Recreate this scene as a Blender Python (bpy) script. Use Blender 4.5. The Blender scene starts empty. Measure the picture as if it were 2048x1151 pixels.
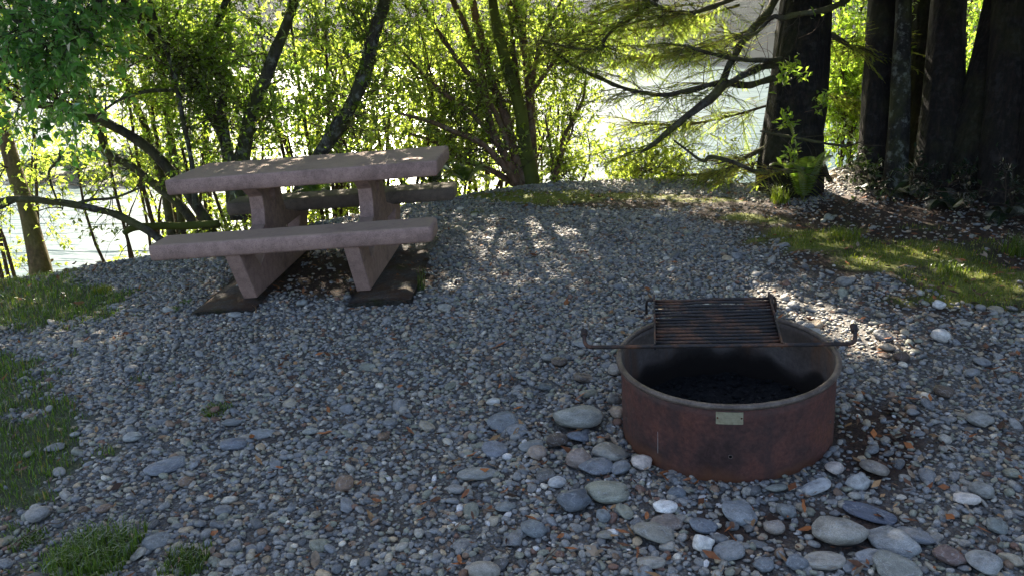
import bpy, bmesh, math
import numpy as np
from mathutils import Vector, Matrix

rng = np.random.default_rng(11)
S = bpy.context.scene
COL = S.collection
R = math.radians

# ------------------------------------------------------------------ camera
F, CX, CY = 1593.0, 1024.0, 575.5
PITCH, ROLL, CAMH = 0.3211, 0.0092, 1.602
cp, sp, cr, sr = math.cos(PITCH), math.sin(PITCH), math.cos(ROLL), math.sin(ROLL)
FW = np.array([0, cp, -sp]); UP0 = np.array([0, sp, cp]); RT0 = np.array([1.0, 0, 0])
RT = RT0 * cr - UP0 * sr
UP = RT0 * sr + UP0 * cr
EYE = np.array([0, 0, CAMH])
cam = bpy.data.cameras.new('camera'); cam.sensor_width = 36; cam.lens = 36 * F / 2048
cam.clip_end = 3000; cam.clip_start = 0.05
camo = bpy.data.objects.new('camera', cam); COL.objects.link(camo)
M = Matrix.Identity(4)
for i in range(3):
    M[i][0] = RT[i]; M[i][1] = UP[i]; M[i][2] = -FW[i]; M[i][3] = EYE[i]
camo.matrix_world = M
S.camera = camo

def at(px, py, d):
    """world point seen at photo pixel (px,py) at axis depth d"""
    return EYE + d * (FW + RT * (px - CX) / F - UP * (py - CY) / F)

def px_of(P):
    d = np.asarray(P, float) - EYE
    z = np.maximum(d @ FW, 1e-3)
    return CX + F * (d @ RT) / z, CY - F * (d @ UP) / z, d @ FW

# ------------------------------------------------------------------ noise
def _h(ix, iy, s):
    n = (ix.astype(np.int64) * 374761393 + iy.astype(np.int64) * 668265263 + s * 974634777) & 0xffffffff
    n = ((n ^ (n >> 13)) * 1274126177) & 0xffffffff
    return ((n ^ (n >> 16)) & 0xffff) / 65535.0

def vn(x, y, s=0):
    x = np.asarray(x, float); y = np.asarray(y, float)
    ix, iy = np.floor(x), np.floor(y); fx, fy = x - ix, y - iy
    fx = fx * fx * (3 - 2 * fx); fy = fy * fy * (3 - 2 * fy)
    a = _h(ix, iy, s) * (1 - fx) + _h(ix + 1, iy, s) * fx
    b = _h(ix, iy + 1, s) * (1 - fx) + _h(ix + 1, iy + 1, s) * fx
    return (a * (1 - fy) + b * fy) * 2 - 1

def fbm(x, y, s=0, o=3):
    r = 0; a = 1; t = 0
    for k in range(o):
        r = r + a * vn(x * 2 ** k, y * 2 ** k, s + k); t += a; a *= .5
    return r / t

# ------------------------------------------------------------------ terrain
CRX = np.array([-400, -14, -6, -4, -2.5, -1, .3, 1.5, 2.3, 3.0, 3.8, 5, 8, 14, 400.])
CRY = np.array([3.0, 4.0, 5.5, 6.0, 6.7, 7.6, 8.1, 7.9, 7.4, 7.6, 8.6, 10, 11.5, 13, 16.])
WATER = -4.6

def H(x, y):
    x = np.asarray(x, float); y = np.asarray(y, float)
    xs = np.where(x < 1.2, x, 1.2 + 1.1 * np.tanh((x - 1.2) / 1.1))
    xs = np.where(xs < -7, -7 + (xs + 7) * .3, xs)
    z = .07 * (xs - .88) + .014 * (np.minimum(y, 9) - 2.96)
    z = z + .018 * fbm(x * .9, y * .9, 3) + .006 * fbm(x * 4, y * 4, 9)
    z = z + .038 * np.exp(-((x + 1.3) / 1.25) ** 4 - ((y - 5.45) / 1.15) ** 4)
    d = y - np.interp(x, CRX, CRY) + .25 * vn(x * .7, y * .2, 5)
    w = np.maximum(d, 0)
    z = z - .72 * (np.sqrt(w * w + .55 ** 2) - .55)
    z = z + np.where(d > .5, .10 * fbm(x * 1.3, y * 1.3, 21), 0)
    bed = WATER - 1.0
    z = np.maximum(z, bed)
    # low island / bar on the left
    bar = 1.7 * np.exp(-(((x + 17) / 7.5) ** 2 + ((y - 34.5) / 3.2) ** 2) ** 1.2)
    z = np.where(y > 18, z + bar, z)
    # far bank and hillside
    fy = y - (150 + 12 * vn(x * .01, x * 0, 8) - .12 * x)
    hill = np.clip(fy, 0, 1e9)
    hz = bed + np.minimum(hill * .5, 9) + 26 * np.tanh(np.clip(hill - 18, 0, 900) / 110)
    z = np.where(fy > 0, np.maximum(z, hz + 3 * vn(x * .03, y * .03, 4)), z)
    # behind the camera the ground stays level
    return z

def ground_hit(px, py):
    d = FW + RT * (px - CX) / F - UP * (py - CY) / F
    t = 1.5
    lo, hi = .5, 30.
    ts = np.linspace(.8, 20, 2000)
    P = EYE + ts[:, None] * d
    b = np.where(P[:, 2] < H(P[:, 0], P[:, 1]))[0]
    if len(b) == 0: return EYE + 9 * d
    t = ts[b[0]]
    for _ in range(12):
        p = EYE + t * d; t += (H(p[0], p[1]) - p[2]) / d[2]
    return EYE + t * d

# masks written as blobs around places (photo pixel centres projected to the ground) ----
def blob(lst, u, v):
    m = np.zeros_like(u)
    for cx_, cy_, rx, ry, s in lst:
        m = np.maximum(m, s * np.exp(-(((u - cx_) / rx) ** 2 + ((v - cy_) / ry) ** 2)))
    return m
GRASS_L = [(-60, 600, 330, 75, 1.25), (60, 590, 170, 48, 1.15), (-40, 850, 210, 140, 1.2), (-60, 960, 190, 170, 1.05), (20, 740, 120, 60, .7), (60, 880, 90, 60, .75), (70, 700, 90, 30, .5),
           (190, 1115, 110, 42, 1.1), (370, 1125, 60, 35, .75), (-40, 1130, 120, 80, .6), (200, 905, 50, 25, .5), (150, 760, 80, 40, .35),
           (-300, 700, 250, 400, 1.3), (205, 580, 40, 14, .8)]
GRASS_R = [(1640, 478, 115, 34, 1.1), (1760, 505, 150, 42, 1.05), (1900, 555, 170, 48, 1.15), (2020, 600, 110, 40, 1.0), (1930, 500, 150, 35, .8),
           (1840, 455, 90, 12, .6), (1620, 512, 60, 22, .5), (2150, 640, 150, 60, 1.), (1480, 434, 55, 8, .5)]
MOSS = [(1085, 394, 150, 16, 1.3), (1400, 400, 120, 8, .7), (960, 420, 50, 14, .5), (1260, 392, 160, 12, .8), (1350, 420, 40, 10, .5), (1490, 434, 60, 9, .9), (1230, 435, 60, 8, .45), (1640, 480, 130, 34, 1.), (1800, 510, 160, 42, .9), (1950, 565, 150, 50, .8), (1560, 440, 80, 14, .6)]
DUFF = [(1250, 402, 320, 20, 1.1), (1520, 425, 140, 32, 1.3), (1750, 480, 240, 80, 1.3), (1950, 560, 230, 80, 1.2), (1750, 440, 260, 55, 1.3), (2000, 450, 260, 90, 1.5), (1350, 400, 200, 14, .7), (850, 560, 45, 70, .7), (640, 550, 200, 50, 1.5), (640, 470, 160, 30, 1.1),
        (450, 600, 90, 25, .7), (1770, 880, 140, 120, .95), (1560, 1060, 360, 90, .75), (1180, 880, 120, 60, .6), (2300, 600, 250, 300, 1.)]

def masks(P):
    u, v, z = px_of(P)
    x, y = P[:, 0], P[:, 1]
    n = fbm(x * 3.1, y * 3.1, 31); n2 = fbm(x * 9, y * 9, 37, 2)
    gl = blob(GRASS_L, u, v) + np.where(v < 670, .3, .5) * n + np.where(v < 670, .2, .4) * n2
    gr = blob(GRASS_R, u, v) + .45 * n + .2 * n2
    g = np.clip((np.maximum(gl, gr) - .45) / .35, 0, 1)
    m = np.clip((blob(MOSS, u, v) + .3 * n + .2 * n2 - .4) / .35, 0, 1)
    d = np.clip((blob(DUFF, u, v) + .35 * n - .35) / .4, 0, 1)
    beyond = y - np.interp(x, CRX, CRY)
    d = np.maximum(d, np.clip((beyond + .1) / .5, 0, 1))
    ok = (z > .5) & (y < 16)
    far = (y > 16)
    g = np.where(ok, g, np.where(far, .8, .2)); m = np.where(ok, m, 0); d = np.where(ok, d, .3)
    return g, m, d

# ------------------------------------------------------------------ mesh accumulation
class Acc:
    def __init__(s): s.v = []; s.t = []; s.q = []; s.c = []; s.n = 0
    def add(s, v, tris=None, quads=None, col=None):
        v = np.asarray(v, np.float32)
        if tris is not None and len(tris): s.t.append(np.asarray(tris, np.int64) + s.n)
        if quads is not None and len(quads): s.q.append(np.asarray(quads, np.int64) + s.n)
        if col is None: col = np.ones((len(v), 3), np.float32)
        col = np.asarray(col, np.float32)
        if col.ndim == 1: col = np.repeat(col[None], len(v), 0)
        s.v.append(v); s.c.append(col); s.n += len(v)
    def mesh(s, name, mat, smooth=True):
        v = np.concatenate(s.v); c = np.concatenate(s.c)
        t = np.concatenate(s.t) if s.t else np.zeros((0, 3), np.int64)
        q = np.concatenate(s.q) if s.q else np.zeros((0, 4), np.int64)
        me = bpy.data.meshes.new(name)
        me.vertices.add(len(v)); me.vertices.foreach_set('co', v.ravel())
        nl = len(t) * 3 + len(q) * 4
        me.loops.add(nl)
        me.loops.foreach_set('vertex_index', np.concatenate([t.ravel(), q.ravel()]).astype(np.int32))
        me.polygons.add(len(t) + len(q))
        st = np.concatenate([np.arange(len(t)) * 3, len(t) * 3 + np.arange(len(q)) * 4]).astype(np.int32)
        me.polygons.foreach_set('loop_start', st)
        me.polygons.foreach_set('use_smooth', np.full(len(st), smooth, bool))
        me.update(calc_edges=True)
        a = me.attributes.new('Col', 'FLOAT_COLOR', 'POINT')
        cc = np.ones((len(v), 4), np.float32); cc[:, :3] = c
        a.data.foreach_set('color', cc.ravel())
        for mm in (mat if isinstance(mat, (list, tuple)) else [mat]): me.materials.append(mm)
        return me
    def obj(s, name, mat, parent=None, smooth=True):
        o = bpy.data.objects.new(name, s.mesh(name, mat, smooth)); COL.objects.link(o)
        if parent is not None: o.parent = parent
        return o

def tag(o, label, cat, group=None, kind=None):
    if label: o['label'] = label
    if cat: o['category'] = cat
    if group: o['group'] = group
    if kind: o['kind'] = kind
    return o

def empty(name, loc=(0, 0, 0), rot=(0, 0, 0)):
    o = bpy.data.objects.new(name, None); COL.objects.link(o)
    o.location = loc; o.rotation_euler = rot; o.empty_display_size = .1
    return o

def nrm(v):
    v = np.asarray(v, float)
    return v / np.maximum(np.linalg.norm(v, axis=-1, keepdims=True), 1e-9)

def catmull(P, n):
    P = np.asarray(P, float)
    Q = np.vstack([2 * P[0] - P[1], P, 2 * P[-1] - P[-2]])
    t = np.linspace(0, len(P) - 1 - 1e-6, n); i = t.astype(int); f = (t - i)[:, None]
    a, b, c, d = Q[i], Q[i + 1], Q[i + 2], Q[i + 3]
    return .5 * ((2 * b) + (-a + c) * f + (2 * a - 5 * b + 4 * c - d) * f ** 2 + (-a + 3 * b - 3 * c + d) * f ** 3)

def tube(acc, P, r, sides=6, col=(1, 1, 1), rough=0., twist=0., flute=0.):
    P = np.asarray(P, float); r = np.broadcast_to(np.asarray(r, float), (len(P),)); n = len(P)
    T = nrm(np.gradient(P, axis=0))
    a = np.array([0, 0, 1.]) if abs(T[0][2]) < .9 else np.array([1., 0, 0])
    U = nrm(np.cross(T[0], a)); Us = [U]
    for k in range(1, n):
        U = U - T[k] * (U @ T[k]); U = U / max(np.linalg.norm(U), 1e-9); Us.append(U)
    Us = np.array(Us); W = np.cross(T, Us)
    th = np.linspace(0, 2 * np.pi, sides, endpoint=False)
    rr = r[:, None] * np.ones(sides)
    if rough:
        s = int(rng.integers(1000))
        L = np.concatenate([[0], np.cumsum(np.linalg.norm(np.diff(P, axis=0), axis=1))])
        k = sides / 6.
        A = vn((th / 2 / np.pi * 6)[None] * np.ones((n, 1)) , (L / max(r.max() * 3, .02))[:, None] * np.ones(sides), s)
        A = A * (np.sin(th / 2)[None] ** .3)
        rr = rr * (1 + rough * A)
    if flute:
        s = int(rng.integers(1000)); L = np.concatenate([[0], np.cumsum(np.linalg.norm(np.diff(P, axis=0), axis=1))])
        X = (th / 2 / np.pi * 26)[None] * np.ones((n, 1)) + .6 * vn(L[:, None] * 1.2 * np.ones((1, sides)), th[None] * 1.3 * np.ones((n, 1)), s)
        A = np.abs(vn(X, (L * 1.6)[:, None] * np.ones(sides), s + 3))
        rr = rr * (1 - flute * (1 - A * 1.6))
    V = P[:, None] + rr[..., None] * (np.cos(th)[None, :, None] * Us[:, None] + np.sin(th)[None, :, None] * W[:, None])
    V = V.reshape(-1, 3)
    i = np.arange(n - 1)[:, None] * sides; j = np.arange(sides)[None]; j2 = (j + 1) % sides
    q = np.stack([i + j, i + j2, i + sides + j2, i + sides + j], -1).reshape(-1, 4)
    V = np.vstack([V, P[0][None], P[-1][None]])
    c0, c1 = len(V) - 2, len(V) - 1
    jj = np.arange(sides); t = np.concatenate([np.stack([np.full(sides, c0), (jj + 1) % sides, jj], -1),
                                              np.stack([np.full(sides, c1), (n - 1) * sides + jj, (n - 1) * sides + (jj + 1) % sides], -1)])
    acc.add(V, t, q, col)

def box(acc, lo, hi, col=(1, 1, 1), Mx=None):
    lo = np.array(lo, float); hi = np.array(hi, float)
    v = np.array([[x, y, z] for z in (lo[2], hi[2]) for y in (lo[1], hi[1]) for x in (lo[0], hi[0])])
    if Mx is not None: v = v @ np.asarray(Mx)[:3, :3].T + np.asarray(Mx)[:3, 3]
    q = [[0, 2, 3, 1], [4, 5, 7, 6], [0, 1, 5, 4], [2, 6, 7, 3], [0, 4, 6, 2], [1, 3, 7, 5]]
    acc.add(v, None, q, col)

# ------------------------------------------------------------------ materials
def mat(name):
    m = bpy.data.materials.new(name); m.use_nodes = True
    nt = m.node_tree; nt.nodes.clear()
    out = nt.nodes.new('ShaderNodeOutputMaterial')
    return m, nt, out
def N(nt, t, **k):
    n = nt.nodes.new(t)
    for a, b in k.items():
        if a.startswith('i_'): n.inputs[a[2:].replace('_', ' ')].default_value = b
        else: setattr(n, a, b)
    return n
def link(nt, a, b): nt.links.new(a, b)
def mixc(nt, f, a, b, mode='MIX'):
    n = N(nt, 'ShaderNodeMix', data_type='RGBA', blend_type=mode)
    for s, v in ((0, f), (6, a), (7, b)):
        if hasattr(v, 'links'): link(nt, v, n.inputs[s])
        else: n.inputs[s].default_value = (*v, 1) if isinstance(v, (tuple, list)) and len(v) == 3 else v
    return n.outputs[2]
def math_(nt, op, a, b=0., clamp=False):
    n = N(nt, 'ShaderNodeMath', operation=op, use_clamp=clamp)
    for s, v in ((0, a), (1, b)):
        if hasattr(v, 'links'): link(nt, v, n.inputs[s])
        else: n.inputs[s].default_value = v
    return n.outputs[0]
def ramp(nt, fac, stops, interp='LINEAR'):
    n = N(nt, 'ShaderNodeValToRGB'); n.color_ramp.interpolation = interp
    e = n.color_ramp.elements
    while len(e) < len(stops): e.new(.5)
    for i, (p, c) in enumerate(stops):
        e[i].position = p; e[i].color = (*c, 1) if not isinstance(c, float) else (c, c, c, 1)
    link(nt, fac, n.inputs[0]); return n.outputs[0]
def noise(nt, vec, scale, detail=4, rough=.55, dist=0., w=None):
    n = N(nt, 'ShaderNodeTexNoise'); n.inputs['Scale'].default_value = scale
    n.inputs['Detail'].default_value = detail; n.inputs['Roughness'].default_value = rough; n.inputs['Distortion'].default_value = dist
    link(nt, vec, n.inputs['Vector']); return n.outputs['Fac']
def bump(nt, h, strength, dist=.01, normal=None):
    n = N(nt, 'ShaderNodeBump'); n.inputs['Strength'].default_value = strength; n.inputs['Distance'].default_value = dist
    link(nt, h, n.inputs['Height'])
    if normal is not None: link(nt, normal, n.inputs['Normal'])
    return n.outputs[0]
def pbsdf(nt, out, col, rough=.7, spec=.5, normal=None, metal=0.):
    b = N(nt, 'ShaderNodeBsdfPrincipled')
    for k, v in (('Base Color', col), ('Roughness', rough), ('Specular IOR Level', spec), ('Metallic', metal)):
        if hasattr(v, 'links'): link(nt, v, b.inputs[k])
        else: b.inputs[k].default_value = (*v, 1) if isinstance(v, tuple) else v
    if normal is not None: link(nt, normal, b.inputs['Normal'])
    link(nt, b.outputs[0], out.inputs[0]); return b
def pos(nt): return N(nt, 'ShaderNodeNewGeometry').outputs['Position']
def objc(nt): return N(nt, 'ShaderNodeTexCoord').outputs['Object']
def attr(nt, n='Col'): return N(nt, 'ShaderNodeAttribute', attribute_name=n).outputs['Color']
def vmul(nt, v, s):
    n = N(nt, 'ShaderNodeVectorMath', operation='MULTIPLY'); link(nt, v, n.inputs[0]); n.inputs[1].default_value = s; return n.outputs[0]

def mat_ground():
    m, nt, out = mat('gravel_soil')
    p = pos(nt); a = N(nt, 'ShaderNodeSeparateColor'); link(nt, attr(nt), a.inputs[0])
    v = N(nt, 'ShaderNodeTexVoronoi'); v.inputs['Scale'].default_value = 95; link(nt, p, v.inputs['Vector'])
    hs = N(nt, 'ShaderNodeSeparateColor'); link(nt, v.outputs['Color'], hs.inputs[0])
    grit = ramp(nt, hs.outputs[0], [(0, (.09, .08, .072)), (.35, (.17, .166, .16)), (.7, (.24, .235, .222)), (.9, (.17, .13, .095)), (1, (.34, .33, .31))])
    edge = ramp(nt, v.outputs['Distance'], [(.0, 1.), (.55, .5)])
    grit = mixc(nt, 1., grit, edge, 'MULTIPLY')
    n1 = noise(nt, p, 3.5, 5); n2 = noise(nt, p, 45, 4)
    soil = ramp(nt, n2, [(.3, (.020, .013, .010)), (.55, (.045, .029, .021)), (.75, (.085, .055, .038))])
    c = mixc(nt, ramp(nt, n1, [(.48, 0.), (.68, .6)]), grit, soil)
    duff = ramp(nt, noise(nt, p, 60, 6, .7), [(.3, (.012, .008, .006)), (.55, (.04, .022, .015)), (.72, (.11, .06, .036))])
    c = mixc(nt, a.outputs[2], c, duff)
    grass = ramp(nt, n2, [(.3, (.03, .035, .012)), (.7, (.06, .08, .02))])
    c = mixc(nt, math_(nt, 'MULTIPLY', a.outputs[0], .85), c, grass)
    moss = ramp(nt, n2, [(.3, (.07, .09, .012)), (.7, (.19, .20, .03))])
    c = mixc(nt, a.outputs[1], c, moss)
    nb = bump(nt, v.outputs['Distance'], .8, .006)
    nb = bump(nt, noise(nt, p, 120, 3), .5, .006, nb)
    pbsdf(nt, out, c, .85, .3, nb); return m

def mat_stone(obj=False):
    m, nt, out = mat('river_stone' if obj else 'pebble')
    if obj:
        oi = N(nt, 'ShaderNodeObjectInfo'); base = oi.outputs['Color']
        tc = objc(nt); sc = 1.
        off = N(nt, 'ShaderNodeVectorMath', operation='ADD'); link(nt, tc, off.inputs[0])
        cmb = N(nt, 'ShaderNodeCombineXYZ'); 
        for k in range(3): link(nt, math_(nt, 'MULTIPLY', oi.outputs['Random'], 37. + 11 * k), cmb.inputs[k])
        link(nt, cmb.outputs[0], off.inputs[1]); p = off.outputs[0]
        a, b = 1.6, 22
    else:
        base = attr(nt); p = pos(nt); a, b = 45, 330
    n1 = noise(nt, p, a, 4, .6); n2 = noise(nt, p, b, 3, .6)
    c = mixc(nt, 1., base, ramp(nt, n1, [(.3, .6), (.5, 1.), (.72, 1.35)]), 'MULTIPLY')
    c = mixc(nt, 1., c, ramp(nt, n2, [(.3, .62), (.5, 1.), (.7, 1.4)]), 'MULTIPLY')
    if obj:
        # pale mineral veins
        w = N(nt, 'ShaderNodeTexNoise'); w.inputs['Scale'].default_value = 1.1; w.inputs['Detail'].default_value = 3; link(nt, p, w.inputs['Vector'])
        vein = ramp(nt, w.outputs['Fac'], [(.485, 0.), (.498, .45), (.502, .45), (.515, 0.)])
        c = mixc(nt, vein, c, (.42, .42, .42))
    nb = bump(nt, n2, .25, .004 if obj else .0015)
    if obj: nb = bump(nt, n1, .35, .06, nb)
    rg = ramp(nt, n1, [(.3, .5), (.7, .75)])
    pbsdf(nt, out, c, rg, .45, nb); return m

def mat_concrete(name, base, dark):
    m, nt, out = mat(name)
    p = objc(nt)
    n1 = noise(nt, p, 3.2, 6, .65); n2 = noise(nt, p, 170, 3, .7); n3 = noise(nt, p, 26, 4, .6)
    c = ramp(nt, n1, [(.3, dark), (.5, base), (.72, tuple(x * 1.18 for x in base))])
    c = mixc(nt, 1., c, ramp(nt, n2, [(.32, .55), (.45, .95), (.6, 1.05), (.72, 1.35)]), 'MULTIPLY')
    c = mixc(nt, 1., c, ramp(nt, n3, [(.3, .82), (.6, 1.08)]), 'MULTIPLY')
    v = N(nt, 'ShaderNodeTexVoronoi'); v.inputs['Scale'].default_value = 42; link(nt, p, v.inputs['Vector'])
    pit = ramp(nt, v.outputs['Distance'], [(.04, 1.), (.09, 0.)])
    pit = math_(nt, 'MULTIPLY', pit, ramp(nt, noise(nt, p, 9, 2), [(.52, 0.), (.6, .7)]))
    c = mixc(nt, pit, c, tuple(x * .35 for x in dark))
    # worn tops: sun bleached dusty brown, faces that look up
    g = N(nt, 'ShaderNodeSeparateXYZ'); link(nt, N(nt, 'ShaderNodeTexCoord').outputs['Normal'], g.inputs[0])
    top = ramp(nt, g.outputs[2], [(.6, 0.), (.95, .7)])
    c = mixc(nt, math_(nt, 'MULTIPLY', top, ramp(nt, n1, [(.35, .5), (.6, 1.)])), c, (base[0] * .9, base[1] * 1.02, base[2] * .82))
    nb = bump(nt, n2, .35, .002); nb = bump(nt, n3, .12, .006, nb)
    pbsdf(nt, out, c, .82, .35, nb); return m

def mat_footing():
    m, nt, out = mat('old_mossy_concrete')
    p = objc(nt)
    n1 = noise(nt, p, 6, 6, .65); n2 = noise(nt, p, 70, 4, .7)
    c = ramp(nt, n2, [(.3, (.035, .03, .027)), (.55, (.085, .078, .07)), (.75, (.16, .15, .135))])
    g = N(nt, 'ShaderNodeSeparateXYZ'); link(nt, N(nt, 'ShaderNodeTexCoord').outputs['Normal'], g.inputs[0])
    up = ramp(nt, g.outputs[2], [(.5, 0.), (.9, 1.)])
    c = mixc(nt, math_(nt, 'MULTIPLY', up, ramp(nt, n1, [(.40, 0.), (.58, .9)])), c, (.075, .04, .022))
    c = mixc(nt, ramp(nt, noise(nt, p, 4.3, 5), [(.56, 0.), (.68, .75)]), c, (.055, .07, .015))
    pbsdf(nt, out, c, .9, .2, bump(nt, n2, .7, .01)); return m

def mat_bark(name, c0, c1, c2, lichen=(.3, .31, .28), lam=.0, moss=0., vs=(14, 14, 3), bs=.8, bd=.012, mosscol=(.10, .11, .015)):
    m, nt, out = mat(name)
    p = pos(nt); ps = vmul(nt, p, vs)
    n1 = noise(nt, ps, 1.6, 6, .65); n2 = noise(nt, p, 30, 5, .65)
    c = ramp(nt, n1, [(.3, c0), (.5, c1), (.7, c2)])
    c = mixc(nt, 1., c, ramp(nt, n2, [(.3, .6), (.6, 1.15)]), 'MULTIPLY')
    if lam: c = mixc(nt, math_(nt, 'MULTIPLY', ramp(nt, noise(nt, p, 11, 5, .7), [(.52, 0.), (.62, 1.)]), lam), c, lichen)
    if moss:
        c = mixc(nt, math_(nt, 'MULTIPLY', ramp(nt, noise(nt, p, 3.1, 4, .6), [(.5 - .2 * moss, 0.), (.62 - .1 * moss, 1.)]), min(1., moss)), c, mosscol)
    nb = bump(nt, n1, bs, bd); nb = bump(nt, n2, .5, .005, nb)
    pbsdf(nt, out, c, .85, .25, nb); return m

def mat_leaf(name, trans, gloss=.05, tmix=.5):
    m, nt, out = mat(name)
    c = attr(nt)
    d = N(nt, 'ShaderNodeBsdfDiffuse'); link(nt, c, d.inputs[0])
    t = N(nt, 'ShaderNodeBsdfTranslucent'); link(nt, mixc(nt, 1., c, trans, 'MULTIPLY'), t.inputs[0])
    mx = N(nt, 'ShaderNodeMixShader'); mx.inputs[0].default_value = tmix
    link(nt, d.outputs[0], mx.inputs[1]); link(nt, t.outputs[0], mx.inputs[2])
    g = N(nt, 'ShaderNodeBsdfGlossy'); g.inputs['Roughness'].default_value = .42; g.inputs[0].default_value = (1, 1, 1, 1)
    fr = N(nt, 'ShaderNodeFresnel'); fr.inputs[0].default_value = 1.35
    m2 = N(nt, 'ShaderNodeMixShader'); link(nt, math_(nt, 'MULTIPLY', fr.outputs[0], gloss * 8, True), m2.inputs[0])
    link(nt, mx.outputs[0], m2.inputs[1]); link(nt, g.outputs[0], m2.inputs[2])
    link(nt, m2.outputs[0], out.inputs[0]); return m

def mat_simple(name, rough=.8, spec=.3, var=.0):
    m, nt, out = mat(name)
    c = attr(nt)
    n = noise(nt, pos(nt), 60, 4)
    c = mixc(nt, 1., c, ramp(nt, n, [(.3, .7), (.6, 1.1)]), 'MULTIPLY')
    pbsdf(nt, out, c, rough, spec, bump(nt, n, .4, .004)); return m

def mat_drum():
    m, nt, out = mat('rusted_painted_steel')
    p = objc(nt); s = N(nt, 'ShaderNodeSeparateXYZ'); link(nt, p, s.inputs[0])
    n1 = noise(nt, p, 4.2, 6, .65); n2 = noise(nt, p, 60, 5, .7); n3 = noise(nt, vmul(nt, p, (9, 9, 1.6)), 1., 5, .6)
    c = ramp(nt, n1, [(.28, (.018, .012, .012)), (.44, (.055, .026, .023)), (.58, (.098, .036, .027)), (.76, (.15, .055, .028))])
    c = mixc(nt, 1., c, ramp(nt, n2, [(.3, .55), (.5, 1.), (.72, 1.5)]), 'MULTIPLY')
    # orange rust creeping up from the foot
    foot = math_(nt, 'ADD', s.outputs[2], math_(nt, 'MULTIPLY', n1, .22))
    c = mixc(nt, ramp(nt, foot, [(.10, .7), (.165, 0.)]), c, (.16, .055, .018))
    # dark run-down stains
    c = mixc(nt, ramp(nt, n3, [(.55, 0.), (.7, .55)]), c, (.022, .018, .02))
    nb = bump(nt, n2, .35, .003)
    pbsdf(nt, out, c, ramp(nt, n1, [(.3, .5), (.7, .8)]), .4, nb); return m

def mat_drum_in():
    m, nt, out = mat('sooted_steel')
    p = objc(nt); s = N(nt, 'ShaderNodeSeparateXYZ'); link(nt, p, s.inputs[0])
    n1 = noise(nt, p, 4.2, 1.2, .5); n2 = noise(nt, p, 50, 5, .7)
    c = ramp(nt, noise(nt, p, 3.3, 5), [(.3, (.085, .062, .05)), (.5, (.14, .11, .095)), (.7, (.20, .17, .155))])
    c = mixc(nt, 1., c, ramp(nt, n2, [(.3, .65), (.7, 1.3)]), 'MULTIPLY')
    c = mixc(nt, ramp(nt, noise(nt, vmul(nt, p, (8, 8, 1.5)), 1., 4), [(.55, 0.), (.7, .6)]), c, (.16, .07, .03))
    k = math_(nt, 'SUBTRACT', s.outputs[2], math_(nt, 'MULTIPLY', math_(nt, 'SUBTRACT', n1, .5), .26))
    k = math_(nt, 'SUBTRACT', k, math_(nt, 'MULTIPLY', math_(nt, 'SUBTRACT', n2, .5), .05))
    c = mixc(nt, ramp(nt, k, [(.10, 1.), (.125, .8), (.15, 0.)]), c, (.020, .014, .011))
    pbsdf(nt, out, c, .75, .3, bump(nt, n2, .4, .003)); return m

def mat_iron():
    m, nt, out = mat('rusty_iron_bar')
    p = objc(nt)
    n1 = noise(nt, p, 7, 5, .65); n2 = noise(nt, p, 90, 4, .7)
    c = ramp(nt, n1, [(.32, (.014, .015, .019)), (.48, (.028, .022, .021)), (.58, (.085, .038, .022)), (.72, (.15, .06, .026))])
    c = mixc(nt, 1., c, ramp(nt, n2, [(.3, .6), (.7, 1.5)]), 'MULTIPLY')
    pbsdf(nt, out, c, .62, .35, bump(nt, n2, .5, .002), ramp(nt, n1, [(.4, .2), (.6, 0.)])); return m

def mat_rim():
    m, nt, out = mat('worn_rim_steel')
    p = objc(nt)
    n1 = noise(nt, p, 9, 5, .65); n2 = noise(nt, p, 90, 4, .7)
    c = ramp(nt, n1, [(.3, (.05, .032, .024)), (.5, (.10, .075, .060)), (.68, (.16, .125, .10))])
    c = mixc(nt, 1., c, ramp(nt, n2, [(.3, .65), (.7, 1.4)]), 'MULTIPLY')
    pbsdf(nt, out, c, .5, .5, bump(nt, n2, .4, .002), .25); return m

def mat_plate():
    m, nt, out = mat('tarnished_brass')
    p = objc(nt)
    n1 = noise(nt, p, 60, 4); 
    c = ramp(nt, n1, [(.3, (.24, .21, .13)), (.6, (.34, .31, .21)), (.75, (.26, .28, .2))])
    # illegible worn lines of lettering
    s = N(nt, 'ShaderNodeSeparateXYZ'); link(nt, p, s.inputs[0])
    rows = math_(nt, 'SINE', math_(nt, 'MULTIPLY', s.outputs[2], 720.)) 
    rows = math_(nt, 'GREATER_THAN', rows, .2)
    wear = ramp(nt, noise(nt, vmul(nt, p, (420, 420, 60)), 1., 2), [(.5, 0.), (.6, .28)])
    c = mixc(nt, math_(nt, 'MULTIPLY', rows, wear), c, (.16, .14, .09))
    pbsdf(nt, out, c, .55, .5, bump(nt, n1, .15, .001), .15); return m

def mat_water():
    m, nt, out = mat('river_water')
    p = pos(nt)
    n1 = noise(nt, vmul(nt, p, (.10, .55, 1)), 1., 4, .6); n2 = noise(nt, vmul(nt, p, (1.0, 3.4, 1)), 1., 3, .6)
    nb = bump(nt, n1, .8, .8); nb = bump(nt, n2, .6, .12, nb)
    b = pbsdf(nt, out, (.025, .060, .055), .30, .5, nb)
    b.inputs['IOR'].default_value = 1.33
    return m

def mat_forest():
    m, nt, out = mat('far_forest_foliage')
    c = attr(nt); n = noise(nt, pos(nt), .8, 5, .7)
    c = mixc(nt, 1., c, ramp(nt, n, [(.3, .5), (.65, 1.4)]), 'MULTIPLY')
    pbsdf(nt, out, c, .9, .1, bump(nt, n, 1., .6)); return m

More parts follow.
